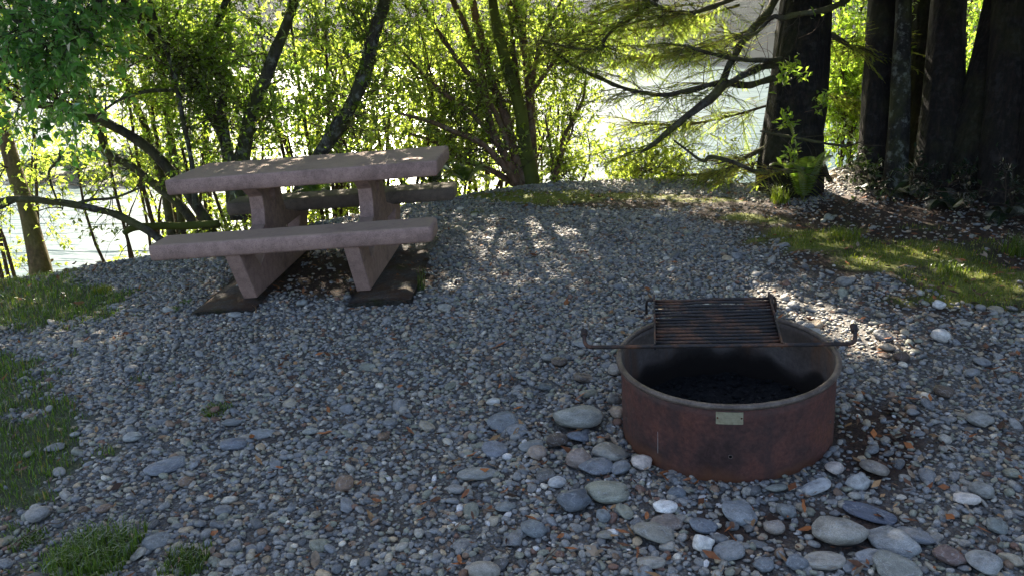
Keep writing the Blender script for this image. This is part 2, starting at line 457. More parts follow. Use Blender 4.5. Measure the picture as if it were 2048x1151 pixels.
def mat_ash():
    m, nt, out = mat('charcoal_ash')
    n = noise(nt, pos(nt), 55, 6, .7)
    c = ramp(nt, n, [(.35, (.006, .006, .007)), (.6, (.018, .018, .02)), (.74, (.09, .09, .09))])
    pbsdf(nt, out, c, .9, .2, bump(nt, n, 1., .012)); return m

MG = mat_ground(); MP = mat_stone(); MS = mat_stone(True)
MC = mat_concrete('pink_brown_concrete', (.34, .215, .174), (.21, .13, .105))
MC2 = mat_concrete('shade_toned_concrete', (.16, .118, .088), (.075, .058, .043)); MF = mat_footing()  # second concrete: darker copy with the far bench's shade in its colour
MB_MAPLE = mat_bark('lichen_bark', (.018, .015, .012), (.045, .038, .032), (.085, .075, .065), lam=.55, moss=.35)
MB_BAY = mat_bark('reddish_bark', (.07, .036, .022), (.15, .082, .050), (.22, .135, .09), lam=.2, moss=.15)
MB_MOSS = mat_bark('mossy_bark', (.012, .011, .008), (.03, .028, .018), (.06, .055, .03), moss=.9)
MB_LIMB = mat_bark('mossy_limb_bark', (.02, .016, .012), (.045, .035, .024), (.08, .066, .042), lam=.15, moss=.4, mosscol=(.12, .12, .02))
MB_RED = mat_bark('redwood_bark', (.005, .004, .0035), (.012, .0085, .007), (.030, .019, .014), lam=.05, moss=.1, vs=(22, 22, 1.6), bs=1., bd=.03)
MB_SLIM = mat_bark('flecked_dark_bark', (.006, .005, .0045), (.014, .012, .010), (.03, .026, .022), lam=.35, moss=.2)
MB_DRY = mat_bark('sunlit_brown_bark', (.06, .04, .022), (.13, .085, .045), (.2, .14, .08), moss=.4)
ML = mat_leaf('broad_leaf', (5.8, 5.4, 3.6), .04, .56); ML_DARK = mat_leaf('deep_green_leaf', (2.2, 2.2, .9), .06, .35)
ML_NEEDLE = mat_leaf('needle_spray', (5.0, 4.8, 2.2), .0, .58)
MGR = mat_leaf('grass_blade', (2.6, 2.6, 1.0), .02, .4)
MLIT = mat_simple('dry_leaf', .75, .3); MTW = mat_simple('twig_bark', .85, .2)
MI = mat_iron(); MD = mat_drum(); MDI = mat_drum_in(); MR = mat_rim(); MPL = mat_plate(); MA = mat_ash()

# ------------------------------------------------------------------ sun direction
SUN_EL, SUN_AZ = R(33), R(-10)          # azimuth from +Y, negative = towards -X
SUN = np.array([math.sin(SUN_AZ) * math.cos(SUN_EL), math.cos(SUN_AZ) * math.cos(SUN_EL), math.sin(SUN_EL)])

# gaps in the canopy: (ground or table places that stand in sun)
def seg(a, b, w, z=None):
    A = ground_hit(*a); B = ground_hit(*b); return (A, B, w)
GAPS = [seg((1470, 535), (1560, 600), .09), seg((1560, 590), (1740, 700), .15), seg((1700, 640), (1830, 700), .10), seg((1060, 450), (1130, 470), .10),
        seg((1065, 392), (1110, 392), .10), seg((1480, 430), (1530, 437), .06), seg((1560, 465), (1740, 520), .10), seg((1740, 450), (1900, 480), .08), seg((1850, 520), (2000, 560), .08),
        seg((1580, 520), (1650, 540), .06), seg((880, 690), (895, 700), .045), seg((760, 493), (800, 495), .06), seg((960, 440), (985, 445), .05), seg((195, 865), (200, 868), .03),
        seg((900, 430), (930, 440), .06), seg((150, 590), (240, 580), .06), seg((1330, 420), (1360, 425), .05)]
def tabpt(u, v):  # a place on the table top
    d = FW + RT * (u - CX) / F - UP * (v - CY) / F
    t = (CAMH - .70) / -d[2]; return EYE + t * d
for u, v in ((420, 338), (395, 345), (600, 330), (575, 330), (690, 318), (705, 312), (745, 318), (790, 304), (800, 302), (770, 310)):
    q = tabpt(u, v); GAPS.append((q, q + np.array([.04, .02, 0]), .035))
GA = np.array([g[0] for g in GAPS]); GB = np.array([g[1] for g in GAPS]); GW = np.array([g[2] for g in GAPS])

def keep(P, extra=0.):
    """False for leaves that would shade one of the sunlit places"""
    P = np.asarray(P)
    k = np.ones(len(P), bool)
    for a, b, w in zip(GA, GB, GW):
        t = (P[:, 2] - a[2]) / SUN[2]
        Q = P[:, :2] - SUN[None, :2] * t[:, None]
        ab = (b - a)[:2]; L = max(ab @ ab, 1e-6)
        s = np.clip(((Q - a[:2]) @ ab) / L, 0, 1)
        d = np.linalg.norm(Q - a[:2] - s[:, None] * ab, axis=1)
        wv = w * (1 + .5 * vn(Q[:, 0] * 6, Q[:, 1] * 6, 77)) + extra
        k &= ~((d < wv) & (t > 0) & (rng.random(len(d)) < .9))
    return k

# ------------------------------------------------------------------ leaves
class Leaves:
    def __init__(s): s.p = []; s.d = []; s.l = []; s.w = []; s.c = []
    def add(s, p, d, l, w, c):
        s.p.append(p); s.d.append(d); s.l.append(l); s.w.append(w); s.c.append(c)
    def build(s, name, m, parent, prune=True, flat=.5, fold=.25):
        p = np.concatenate(s.p); d = nrm(np.concatenate(s.d)); l = np.concatenate(s.l); w = np.concatenate(s.w); c = np.concatenate(s.c)
        if prune:
            k = keep(p); p, d, l, w, c = p[k], d[k], l[k], w[k], c[k]
        n = len(p)
        nn = rng.normal(size=(n, 3)); nn[:, 2] = np.abs(nn[:, 2]) + flat * 2
        side = nrm(np.cross(d, nn)); up = nrm(np.cross(side, d))
        a = p; mid = p + d * (l * .45)[:, None]; tip = p + d * l[:, None] - up * (l * .12)[:, None]
        f = (w * fold)[:, None] * up
        L_ = mid - side * (w * .5)[:, None] + f; R_ = mid + side * (w * .5)[:, None] + f
        V = np.stack([a, L_, tip, R_], 1).reshape(-1, 3)
        i = np.arange(n)[:, None] * 4
        t = np.concatenate([i + np.array([[0, 2, 1]]), i + np.array([[0, 3, 2]])])
        A = Acc(); A.add(V, t, None, np.repeat(c, 4, 0)); return A.obj(name, m, parent, smooth=False)

def leafcol(n, base, var=.35, yel=.3):
    b = np.array(base)[None] * (1 + var * (rng.random((n, 1)) * 2 - 1))
    y = rng.random((n, 1)) * yel
    return np.clip(b * np.concatenate([1 + y * .9, 1 + y * .35, 1 - y * .3], 1), 0, 1).astype(np.float32)

def rand_unit(n=None):
    return nrm(rng.normal(size=(3,) if n is None else (n, 3)))

def grow(tw, lv, path, t0, t1, n, L, leaf, base, droop=-.03, up=.25, twigs=8, tl=(.14, .34), lpt=9, r0=.006, bias=(0, 0, 0), spread=1., bcol=(.07, .05, .035), wig=.22):
    """side branches with twigs and leaves along a stem path"""
    P = path[:, :3]; m = len(P)
    for _ in range(n):
        t = t0 + (t1 - t0) * rng.random(); k = min(int(t * (m - 1)), m - 2); f = t * (m - 1) - k
        b = P[k] * (1 - f) + P[k + 1] * f; T = nrm(P[k + 1] - P[k])
        d = nrm(T * .35 + rand_unit() * spread + np.array([0, 0, up]) + np.array(bias))
        ln = L * (.45 + .8 * rng.random()); K = 6; pts = [b]
        for j in range(K - 1):
            d = nrm(d + rand_unit() * wig + np.array([0, 0, droop * j])); pts.append(pts[-1] + d * ln / (K - 1))
        pts = np.array(pts); rr = np.linspace(r0 * (.6 + .6 * rng.random()), .0016, K)
        tube(tw, pts, rr, 4, bcol)
        nt_ = max(2, int(twigs * ln / L))
        ts = .2 + .8 * rng.random(nt_)
        for q in ts:
            kk = min(int(q * (K - 1)), K - 2); ff = q * (K - 1) - kk
            b2 = pts[kk] * (1 - ff) + pts[kk + 1] * ff; T2 = nrm(pts[kk + 1] - pts[kk])
            d2 = nrm(T2 * .7 + rand_unit() * .8 + np.array([0, 0, .1])); l2 = tl[0] + (tl[1] - tl[0]) * rng.random()
            mid = b2 + d2 * l2 * .5 + rand_unit() * .015; e = b2 + d2 * l2 + np.array([0, 0, -.02])
            tube(tw, np.array([b2, mid, e]), [.0022, .0016, .001], 3, bcol)
            c = max(3, int(lpt * l2 / tl[1])); s = np.sort(.15 + .85 * rng.random(c))[:, None]
            pp = np.where(s < .5, b2 + (mid - b2) * s * 2, mid + (e - mid) * (s - .5) * 2)
            dd = d2 * .6 + rand_unit(c) * .85 + np.array([0, 0, -.12])
            ll = leaf[0] * (.6 + .7 * rng.random(c)); ww = ll * leaf[1] * (.85 + .3 * rng.random(c))
            lv.add(pp, dd, ll, ww, leafcol(c, base))

def canopy(lv, centre, rad, n, size, asp, base, clump=40, above=1.95):
    """crown above the visible part: leaf clumps through an ellipsoid volume"""
    nc = max(1, n // clump)
    u = rand_unit(nc) * (rng.random((nc, 1)) ** .4); cc = np.array(centre) + u * np.array(rad)
    p = np.repeat(cc, clump, 0) + rng.normal(size=(nc * clump, 3)) * np.array([.36, .36, .24])
    p = p[p[:, 2] > above + .15 * rng.random(len(p))]; m = len(p); l = size * (.7 + .6 * rng.random(m))
    lv.add(p, rng.normal(size=(m, 3)) + np.array([0, 0, -.3]), l, l * asp, leafcol(m, base))

def path(pts, n=None):
    """[(px,py,depth,radius_px)] -> smooth world path with radius"""
    A = np.array([[*at(a[0], a[1], a[2]), a[3] * a[2] / F] for a in pts])
    return catmull(A, n or max(8, len(pts) * 5))

def stem(pts, m, parent, name='stem', sides=10, rough=.18, n=None, flute=0.):
    C = path(pts, n); A = Acc(); tube(A, C[:, :3], np.maximum(C[:, 3], .0015), sides, rough=rough, flute=flute)
    A.obj(name, m, parent); return C

def raw_stem(W, m, parent, name='trunk', sides=12, rough=.1, n=20, flute=0.):
    C = catmull(np.array(W, float), n); A = Acc(); tube(A, C[:, :3], C[:, 3], sides, rough=rough, flute=flute); A.obj(name, m, parent); return C

BAY = (.075, .115, .022); MAPLE = (.055, .10, .018); SHADE = (.055, .13, .042); FIR = (.10, .155, .05)

def tree(name, label, cat, base, group=None):
    return tag(empty(name, tuple(base)), label, cat, group)

def finish(t, tw, lv, m, flat=.5, prune=True):
    # parts were built in world space: keep them there under the parent
    if tw.n: tw.obj('twigs', MTW, t)
    if lv.p: lv.build('crown', m, t, prune, flat)
    iv = Matrix.Translation(t.location).inverted()
    for o in COL.objects:
        if o.parent is t: o.matrix_parent_inverse = iv

# ------------------------------------------------------------------ ground
def axis(fine0, fine1, step, far0, far1):
    a = [np.arange(fine0, fine1, step)]
    s = step; x = fine0; L = []
    while x > far0: s *= 1.18; x -= s; L.append(x)
    s = step; x = a[0][-1]; Rr = []
    while x < far1: s *= 1.18; x += s; Rr.append(x)
    return np.concatenate([np.array(L)[::-1], a[0], np.array(Rr)])
gx = axis(-6.5, 6.5, .045, -900, 900); gy = axis(.6, 10.5, .045, -300, 900)
X, Y = np.meshgrid(gx, gy); V = np.stack([X.ravel(), Y.ravel(), H(X.ravel(), Y.ravel())], 1)
nx, ny = len(gx), len(gy)
i = (np.arange(ny - 1)[:, None] * nx + np.arange(nx - 1)[None]).ravel()
q = np.stack([i, i + 1, i + nx + 1, i + nx], 1)
g, m_, d_ = masks(V)
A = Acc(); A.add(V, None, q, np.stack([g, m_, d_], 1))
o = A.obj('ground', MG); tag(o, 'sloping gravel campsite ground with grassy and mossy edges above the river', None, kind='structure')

A = Acc(); wx = np.linspace(-900, 900, 61); wy = np.linspace(8, 420, 41); X, Y = np.meshgrid(wx, wy)
i = (np.arange(40)[:, None] * 61 + np.arange(60)[None]).ravel()
A.add(np.stack([X.ravel(), Y.ravel(), np.full(X.size, WATER)], 1), None, np.stack([i, i + 1, i + 62, i + 61], 1))
tag(A.obj('river_water', mat_water()), 'sunlit rippling river beyond the trees', None, kind='structure')

# ------------------------------------------------------------------ pebbles
def ico(level):
    bm = bmesh.new(); bmesh.ops.create_icosphere(bm, subdivisions=level, radius=1.)
    bm.verts.ensure_lookup_table()
    v = np.array([x.co[:] for x in bm.verts]); f = np.array([[y.index for y in x.verts] for x in bm.faces]); bm.free(); return v, f
def proto(level, k):
    v, f = ico(level); s = rng.integers(1000)
    e = .75 + .3 * rng.random()
    w = np.sign(v) * np.abs(v) ** e
    d = 1 + .16 * vn(v[:, 0] * 1.1 + 7 * k, v[:, 1] * 1.1 + v[:, 2] * .7, s) + .10 * vn(v[:, 0] * 2 + v[:, 2], v[:, 1] * 2 + 5 * k, s + 1)
    w = w * d[:, None]
    for _ in range(int(rng.integers(0, 3 if level < 3 else 5))):   # worn flat facets
        nvec = rand_unit(); h = .5 + .3 * rng.random(); t = w @ nvec; w = w - np.maximum(t - h, 0)[:, None] * nvec * .8
    return w / np.abs(w).max(0), f
PAL = np.array([[.150, .165, .195], [.195, .205, .225], [.235, .235, .235], [.18, .195, .175], [.085, .092, .108], [.165, .12, .095], [.30, .25, .19], [.44, .43, .41], [.26, .245, .215], [.14, .085, .07]])
PW = np.array([.24, .2, .14, .13, .09, .045, .04, .018, .07, .02]); PW /= PW.sum()
def stonecol(n):
    c = PAL[rng.choice(len(PAL), n, p=PW)] * (.82 + .36 * rng.random((n, 1))) * np.array([1.27, 1.14, .96]); return c

RING = dict(c=np.array([.8804, 2.9622, .0032]), r=.43)
TAB = dict(c=np.array([-1.3108, 5.494, -.0584]), rot=(-.012, -.069, -.0339))
def in_ring(x, y, pad=0.): return (x - RING['c'][0]) ** 2 + (y - RING['c'][1]) ** 2 < (RING['r'] + pad) ** 2
def in_foot(x, y):
    c, s = math.cos(-TAB['rot'][2]), math.sin(-TAB['rot'][2]); dx, dy = x - TAB['c'][0], y - TAB['c'][1]
    u, v = c * dx - s * dy, s * dx + c * dy
    return (np.abs(v) < .78) & (np.abs(np.abs(u) - .5) < .21)

def scatter_pebbles():
    """positions, half axes, colours of loose pebbles"""
    out = []
    def batch(n, r0, r1, y0, y1):
        y = np.sqrt(y0 ** 2 + (y1 ** 2 - y0 ** 2) * rng.random(n)); x = (rng.random(n) * 2 - 1) * (.86 * y + .6)
        a = r0 * np.exp(rng.normal(size=n) * .35) ; a = np.clip(a, r0 * .55, r1)
        return x, y, a
    for n, r0, r1 in ((2400, .027, .045), (9000, .0175, .03), (75000, .0108, .018), (260000, .0075, .0115)):
        x, y, a = batch(n, r0, r1, 1.3, 8.3)
        P = np.stack([x, y, H(x, y)], 1); g, m, d = masks(P)
        u, v, z = px_of(P)
        fine = np.exp(-(((u - 760) / 480) ** 2 + ((v - 660) / 130) ** 2))      # finer gravel in front of the table
        coarse = np.clip((v - 640) / 420, 0, 1) * .5 + np.exp(-(((u - 1500) / 480) ** 2 + ((v - 1010) / 140) ** 2)) * .8 + np.exp(-(((u - 1800) / 250) ** 2 + ((v - 720) / 120) ** 2)) * .7 + .2
        pr = np.ones(n)
        patch = fbm(x * 1.1, y * 1.1, 51 + int(r0 * 1e4), 2)
        pr = pr * np.clip(.75 + (1.3 if r0 > .01 else -.5) * patch, .12, 1)
        if r0 > .017: pr = pr * np.clip(coarse, .12, 1) * (1 - .7 * fine)
        pr = pr * (1 - .985 * g) * (1 - .85 * m) * (1 - np.where(y > 4.6, .93, .55) * d)
        pr = pr * np.where(y > np.interp(x, CRX, CRY) + .1, 0, 1)
        k = (rng.random(n) < pr) & ~in_ring(x, y, -.01) & ~in_foot(x, y) & (u > -600) & (u < 2640) & (v < 1500)
        out.append(np.stack([x[k], y[k], a[k]], 1))
    return np.concatenate(out)

def rough_sep(Pxya, f=.78):
    """drop pebbles whose middle lies inside a bigger one (grid hash, biggest first)"""
    o = np.argsort(-Pxya[:, 2]); Q = Pxya[o]; cell = .06; grid = {}; kept = []
    for idx, (x, y, a) in enumerate(Q):
        ix, iy = int(x // cell), int(y // cell); ok = True
        for dx in (-1, 0, 1):
            for dy in (-1, 0, 1):
                for j in grid.get((ix + dx, iy + dy), ()):
                    p = Q[j]; rr = (p[2] + a) * f * .46
                    if (p[0] - x) ** 2 + (p[1] - y) ** 2 < rr * rr: ok = False; break
                if not ok: break
            if not ok: break
        if ok: grid.setdefault((ix, iy), []).append(idx); kept.append(idx)
    return Q[kept]

# named cobbles: (px, py, length px, width px seen, turn deg, thickness ratio, colour, label or None)
ROCKS = [
 (1151, 836, 116, 66, -12, .45, (.23, .24, .235), 'largest smooth grey cobble, lying beside the fire ring with a dark scratch'),
 (1006, 846, 58, 34, 15, .3, (.15, .165, .185), 'broken dark slab with a notched edge near the largest cobble'),
 (1036, 861, 40, 34, 60, .3, (.17, .185, .21), 'heart-shaped blue grey slab piece next to the broken slab'),
 (990, 900, 50, 34, 15, .35, (.16, .175, .21), None), (1064, 893, 54, 25, 18, .45, (.19, .205, .215), None),
 (1074, 909, 38, 31, 0, .6, (.27, .22, .19), 'tan pink squarish cobble among blue grey pebbles'),
 (1114, 886, 36, 40, 60, .7, (.07, .055, .048), 'dark brown angular rock below the largest cobble'),
 (1156, 876, 46, 24, 5, .5, (.14, .165, .21), None), (1222, 905, 60, 44, 35, .35, (.22, .215, .2), 'olive grey slab leaning under the pointed blue slab beside the ring'),
 (1190, 934, 80, 42, 10, .4, (.155, .17, .2), 'pointed blue grey slab on top of the pile beside the fire ring'),
 (1238, 937, 58, 28, 40, .5, (.17, .185, .21), 'narrow blue grey stone wedged between the pile and the fire ring'),
 (1214, 986, 84, 52, 5, .42, (.235, .245, .21), 'smooth olive oval cobble in front of the stone pile'),
 (1150, 1004, 60, 62, 70, .6, (.10, .115, .14), 'round dark blue cobble next to the olive oval cobble'),
 (955, 948, 80, 27, 6, .4, (.215, .22, .215), 'long flat grey stone lying alone among small pebbles'),
 (1158, 922, 46, 48, 45, .7, (.22, .18, .165), 'rough brown and white lump under the pointed blue slab'),
 (1114, 967, 40, 24, 10, .6, (.40, .41, .43), None), (1330, 1018, 52, 32, 20, .6, (.66, .66, .67), 'bright white rounded stone below the fire ring'),
 (1308, 1068, 84, 46, -8, .45, (.215, .21, .19), 'broad tan grey cobble below the bright white stone'),
 (1334, 1046, 62, 38, 15, .4, (.18, .155, .145), None), (1403, 1052, 60, 36, -15, .5, (.13, .15, .185), None),
 (1477, 1022, 86, 50, -35, .38, (.19, .21, .235), 'large slanting blue grey slab right below the brass plate'),
 (1353, 986, 30, 48, 75, .45, (.13, .15, .18), None), (1406, 1092, 46, 40, 20, .8, (.55, .55, .56), 'lumpy white quartz cluster below the blue slab'),
 (1068, 1060, 50, 34, -20, .6, (.15, .17, .19), None), (1284, 928, 42, 30, 10, .8, (.52, .45, .42), 'lumpy pinkish white quartz touching the fire ring'),
 (1011, 1015, 46, 22, 15, .5, (.19, .205, .21), None), (1206, 1036, 30, 28, 0, .7, (.15, .17, .19), None), (1209, 1073, 32, 24, 0, .6, (.2, .195, .18), None),
 (1459, 1102, 62, 36, 15, .4, (.2, .21, .225), None),
 (1672, 1070, 92, 84, 60, .5, (.24, .235, .22), 'big beige grey boulder split by a deep crack'),
 (1780, 1080, 116, 54, -32, .4, (.22, .235, .25), 'large pale blue slab sloping beside the cracked boulder'),
 (1735, 1024, 104, 34, -22, .25, (.085, .10, .14), 'thin dark slate flake behind the pale blue slab'),
 (1899, 1114, 64, 46, -15, .45, (.145, .105, .10), 'maroon brown flat cobble among grey stones'),
 (1648, 1123, 78, 36, -10, .5, (.27, .255, .235), 'pale tan oval cobble below the cracked boulder'),
 (1793, 1137, 92, 54, -25, .45, (.195, .205, .195), 'olive grey cobble cut by the bottom edge of the picture'),
 (1745, 938, 60, 36, -50, .5, (.21, .19, .175), 'slanting brown grey cobble behind the speckled oval one'),
 (1714, 965, 38, 52, -60, .45, (.31, .32, .33), 'pale speckled oval cobble near the ring foot'),
 (1667, 940, 34, 28, -30, .7, (.42, .37, .35), None), (1632, 976, 62, 26, 8, .6, (.36, .37, .39), 'long crusty grey white stone at the ring foot'),
 (1551, 977, 50, 20, 3, .6, (.225, .235, .215), None), (1546, 1054, 48, 38, -30, .6, (.24, .215, .2), None), (1572, 1025, 36, 31, 0, .7, (.16, .175, .185), None),
 (1959, 843, 50, 31, -10, .6, (.22, .22, .215), None), (1962, 985, 38, 36, 20, .7, (.21, .215, .215), None), (1738, 1113, 56, 30, 12, .5, (.22, .23, .25), None),
 (1828, 1072, 76, 42, -20, .35, (.16, .175, .2), None), (1931, 1002, 52, 26, -10, .7, (.50, .47, .46), 'rough white quartz with red specks beyond the slate flake'),
 (1964, 1128, 64, 50, -30, .5, (.24, .25, .26), None), (1993, 1054, 38, 30, -10, .5, (.17, .19, .19), None), (1525, 1131, 44, 34, 0, .6, (.14, .155, .18), None), (1590, 1128, 40, 42, 60, .6, (.13, .145, .17), None),
 (332, 934, 80, 30, 22, .4, (.17, .185, .215), 'long flat blue stone lying near the grassy edge'),
 (466, 846, 44, 19, 12, .5, (.17, .18, .19), None), (468, 890, 52, 25, 8, .5, (.15, .165, .2), None), (525, 868, 50, 18, 5, .5, (.2, .21, .22), None), (620, 864, 34, 18, -5, .5, (.25, .265, .26), None),
 (265, 876, 42, 20, -8, .5, (.26, .275, .28), None), (110, 896, 38, 15, 10, .5, (.2, .2, .2), None), (315, 1084, 54, 27, 28, .5, (.17, .18, .19), None),
 (1771, 697, 40, 19, 5, .6, (.24, .21, .17), None), (1800, 715, 36, 23, -20, .6, (.085, .06, .05), None), (1880, 677, 34, 25, 15, .8, (.5, .49, .49), 'rough white stone on the open gravel past the ring handle'),
 (1877, 614, 25, 17, 0, .8, (.58, .57, .58), None), (1687, 568, 29, 18, 5, .7, (.2, .2, .2), None), (890, 618, 28, 17, 5, .6, (.27, .265, .24), 'pale stone by the end of the concrete footing'),
 (1098, 718, 34, 20, 5, .6, (.2, .205, .205), None), (1118, 727, 32, 20, 15, .6, (.11, .085, .07), None), (1165, 688, 40, 17, -15, .4, (.2, .21, .22), None), (1167, 757, 40, 20, 10, .5, (.13, .105, .09), None),
 (1090, 776, 26, 24, 50, .5, (.1, .115, .125), None), (985, 805, 32, 18, 10, .7, (.5, .5, .51), None), (1885, 786, 38, 24, -20, .6, (.1, .075, .06), None),
 (1230, 745, 28, 26, 0, .8, (.30, .28, .26), None), (1236, 830, 30, 26, 20, .8, (.34, .27, .22), None), (1228, 800, 26, 34, 60, .8, (.20, .195, .18), None), (480, 575, 18, 12, 0, .6, (.2, .21, .22), None),
 (604, 610, 24, 15, 10, .7, (.2, .215, .22), None), (470, 632, 26, 11, 5, .6, (.27, .28, .28), None), (340, 622, 22, 15, 30, .6, (.3, .31, .31), None), (150, 870, 20, 14, 0, .6, (.3, .31, .31), None), (270, 620, 26, 10, 5, .5, (.19, .2, .21), None),
]

PROTO3 = [proto(3, k) for k in range(10)]
STONE_ME = []
for k, (v, f) in enumerate(PROTO3):
    A = Acc(); A.add(v, f); STONE_ME.append(A.mesh('river_stone', MS))
def stone_obj(x, y, a, b, c, turn, col, k, sink=.35, tilt=(0, 0), name='river_stone', lift=0.):
    o = bpy.data.objects.new(name, STONE_ME[k % 10]); COL.objects.link(o)
    o.location = (x, y, H(x, y) + c * (1 - 2 * sink) + lift); o.scale = (a, b, c)
    o.rotation_euler = (tilt[0], tilt[1], turn); o.color = (*col, 1); return o

pl = scatter_pebbles()
big = []
for k, (u, v, L, W, turn, th, col, lab) in enumerate(ROCKS):
    P = ground_hit(u, v + W * .12); z = (P - EYE) @ FW
    a = L / 2 * z / F
    dep = math.atan2(CAMH - P[2], math.hypot(P[0], P[1]))
    # seen height = depth extent*sin + thickness*cos ; split for a flattish stone
    wv = W / 2 * z / F
    b = min(wv / (math.sin(dep) + th * .55 * math.cos(dep)), a * 1.15); b *= 1.1; c = max(b * th * .95, .42 * wv)
    big.append((P[0], P[1], max(a, b)))
    t = math.atan(math.tan(R(turn)) / max(math.sin(dep), .3)) if abs(turn) < 80 else R(turn)
    o = stone_obj(P[0], P[1], a * 1.04, b, c, t, tuple(np.array(col) * (1.12, 1.06, .97)), k * 7 + 3, .12, (rng.normal() * .13, rng.normal() * .13))
    if lab: tag(o, lab, 'stone')
    else: tag(o, 'plain smaller river stone bedded loosely among the pebbles', 'stone', 'plain river stones in the gravel')
# remove loose pebbles under the cobbles
bx = np.array(big); keepm = np.ones(len(pl), bool)
for x, y, a in bx: keepm &= (pl[:, 0] - x) ** 2 + (pl[:, 1] - y) ** 2 > (a * .8) ** 2
pl = rough_sep(pl[keepm])
P = np.stack([pl[:, 0], pl[:, 1], H(pl[:, 0], pl[:, 1])], 1); uu, vv, zz = px_of(P)
app = pl[:, 2] / zz * ((uu > 0) & (uu < 2048) & (vv < 1151))
NIND = 300 - len(ROCKS)
order = np.argsort(-app); ind = order[:NIND]; rest = order[NIND:]
for k in ind:
    a = pl[k, 2] * 1.1; c = stonecol(1)[0]
    b = a * (.6 + .3 * rng.random())
    o = stone_obj(pl[k, 0], pl[k, 1], a, b, b * (.42 + .3 * rng.random()), rng.random() * 6.28, c, int(rng.integers(10)), .18, (rng.normal() * .2, rng.normal() * .2))
    tag(o, 'plain smaller river stone bedded loosely among the pebbles', 'stone', 'plain river stones in the gravel')
# the rest: one stuff object
A = Acc(); PR1 = [proto(1, k) for k in range(16)]; PR2 = [proto(2, k) for k in range(24)][:16]
cls = (pl[:, 2] / zz * F * .5 > 3.4)
for lod, PR in ((False, PR1), (True, PR2)):
    for k in range(16):
        s = rest[(cls[rest] == lod) & (np.arange(len(rest)) % 16 == k)]
        n = len(s)
        if not n: continue
        v, f = PR[k]
        a = pl[s, 2] * (1.05 + .35 * rng.random(n)); b = a * (.62 + .34 * rng.random(n)); c = b * (.45 + .42 * rng.random(n))
        th = rng.random(n) * 6.28; tx, ty = rng.normal(size=n) * .22, rng.normal(size=n) * .22
        Q = v[None] * np.stack([a, b, c], 1)[:, None]
        # tilt then turn
        z0 = Q[..., 2] + Q[..., 0] * ty[:, None] + Q[..., 1] * tx[:, None]
        x0 = Q[..., 0] * np.cos(th)[:, None] - Q[..., 1] * np.sin(th)[:, None]
        y0 = Q[..., 0] * np.sin(th)[:, None] + Q[..., 1] * np.cos(th)[:, None]
        Q = np.stack([x0 + P[s, 0][:, None], y0 + P[s, 1][:, None], z0 + (P[s, 2] + c * (.25 + .5 * rng.random(n)))[:, None]], -1)
        T = f[None] + (np.arange(n) * len(v))[:, None, None]
        sc_ = stonecol(n); wq = rng.random(n) < .09 * np.exp(-((uu[s] - 1330) / 330) ** 2 - ((vv[s] - 1000) / 140) ** 2)
        sc_[wq] = np.array([.60, .56, .53]) * (.8 + .3 * rng.random((wq.sum(), 1)))
        A.add(Q.reshape(-1, 3), T.reshape(-1, 3), None, np.repeat(sc_, len(v), 0))
print('pebbles', len(rest), 'verts', A.n)
tag(A.obj('gravel', MP), 'small grey river pebbles covering the campsite', 'gravel', kind='stuff')

# ------------------------------------------------------------------ picnic table
T = empty('picnic_table', tuple(TAB['c']), TAB['rot'])
tag(T, 'pinkish brown concrete picnic table with two fixed benches', 'picnic table')
def slab(name, L, W, z0, z1, yc, parent, ch=.014, rc=.035, seed=0, mt=None):
    n = 8; ring = []
    def loop(inset, z):
        hx, hy = L / 2 - inset, W / 2 - inset; r = max(rc - inset, .006); pts = []
        for cx_, cy_, a0 in ((hx - r, hy - r, 0), (-hx + r, hy - r, 90), (-hx + r, -hy + r, 180), (hx - r, -hy + r, 270)):
            for k in range(n + 1):
                a = R(a0 + 90 * k / n); pts.append((cx_ + r * math.cos(a), cy_ + r * math.sin(a)))
        # extra points along straight sides so edges can wander a little
        P = np.array(pts); Q = []
        for k in range(len(P)):
            a, b = P[k], P[(k + 1) % len(P)]; d = np.linalg.norm(b - a); m = max(1, int(d / .05))
            for j in range(m): Q.append(a + (b - a) * j / m)
        Q = np.array(Q); w = .0012 * fbm(Q[:, 0] * 5 + seed, Q[:, 1] * 5 + z * 20, 61 + seed)
        Q = Q * (1 + w / .3)[:, None] * 1.
        zz = z + .0012 * fbm(Q[:, 0] * 4 + seed, Q[:, 1] * 4, 71)
        return np.column_stack([Q[:, 0], Q[:, 1] + yc, np.broadcast_to(zz, len(Q))])
    lo = [loop(.012, z0), loop(.002, z0 + .01), loop(0, z0 + (z1 - z0) * .45), loop(0, z1 - ch), loop(ch * .35, z1 - ch * .35), loop(ch, z1)]
    m = min(len(l) for l in lo); base = lo[2]
    # same count everywhere: re-sample by index
    lo = [l[np.linspace(0, len(l), len(base), endpoint=False).astype(int)] for l in lo]
    k = len(base); Vv = np.vstack(lo); q = []
    for a in range(len(lo) - 1):
        j = np.arange(k); q.append(np.stack([a * k + j, a * k + (j + 1) % k, (a + 1) * k + (j + 1) % k, (a + 1) * k + j], 1))
    me = bpy.data.meshes.new(name)
    faces = [tuple(x) for x in np.concatenate(q)] + [tuple(range(k))[::-1], tuple(range((len(lo) - 1) * k, len(lo) * k))]
    me.from_pydata([tuple(x) for x in Vv], [], faces); me.materials.append(mt or MC)
    me.polygons.foreach_set('use_smooth', [True] * (len(faces) - 2) + [False] * 2)
    o = bpy.data.objects.new(name, me); COL.objects.link(o); o.parent = parent; return o
slab('tabletop', 1.80, .735, .66, .762, 0, T, .012, .022)
slab('bench_seat', 1.775, .29, .328, .428, -.645, T, .02, .032, 3)
slab('bench_seat', 1.775, .29, .328, .428, .645, T, .02, .032, 5, MC2)['label'] = 'far bench, its shade painted in as darker concrete'

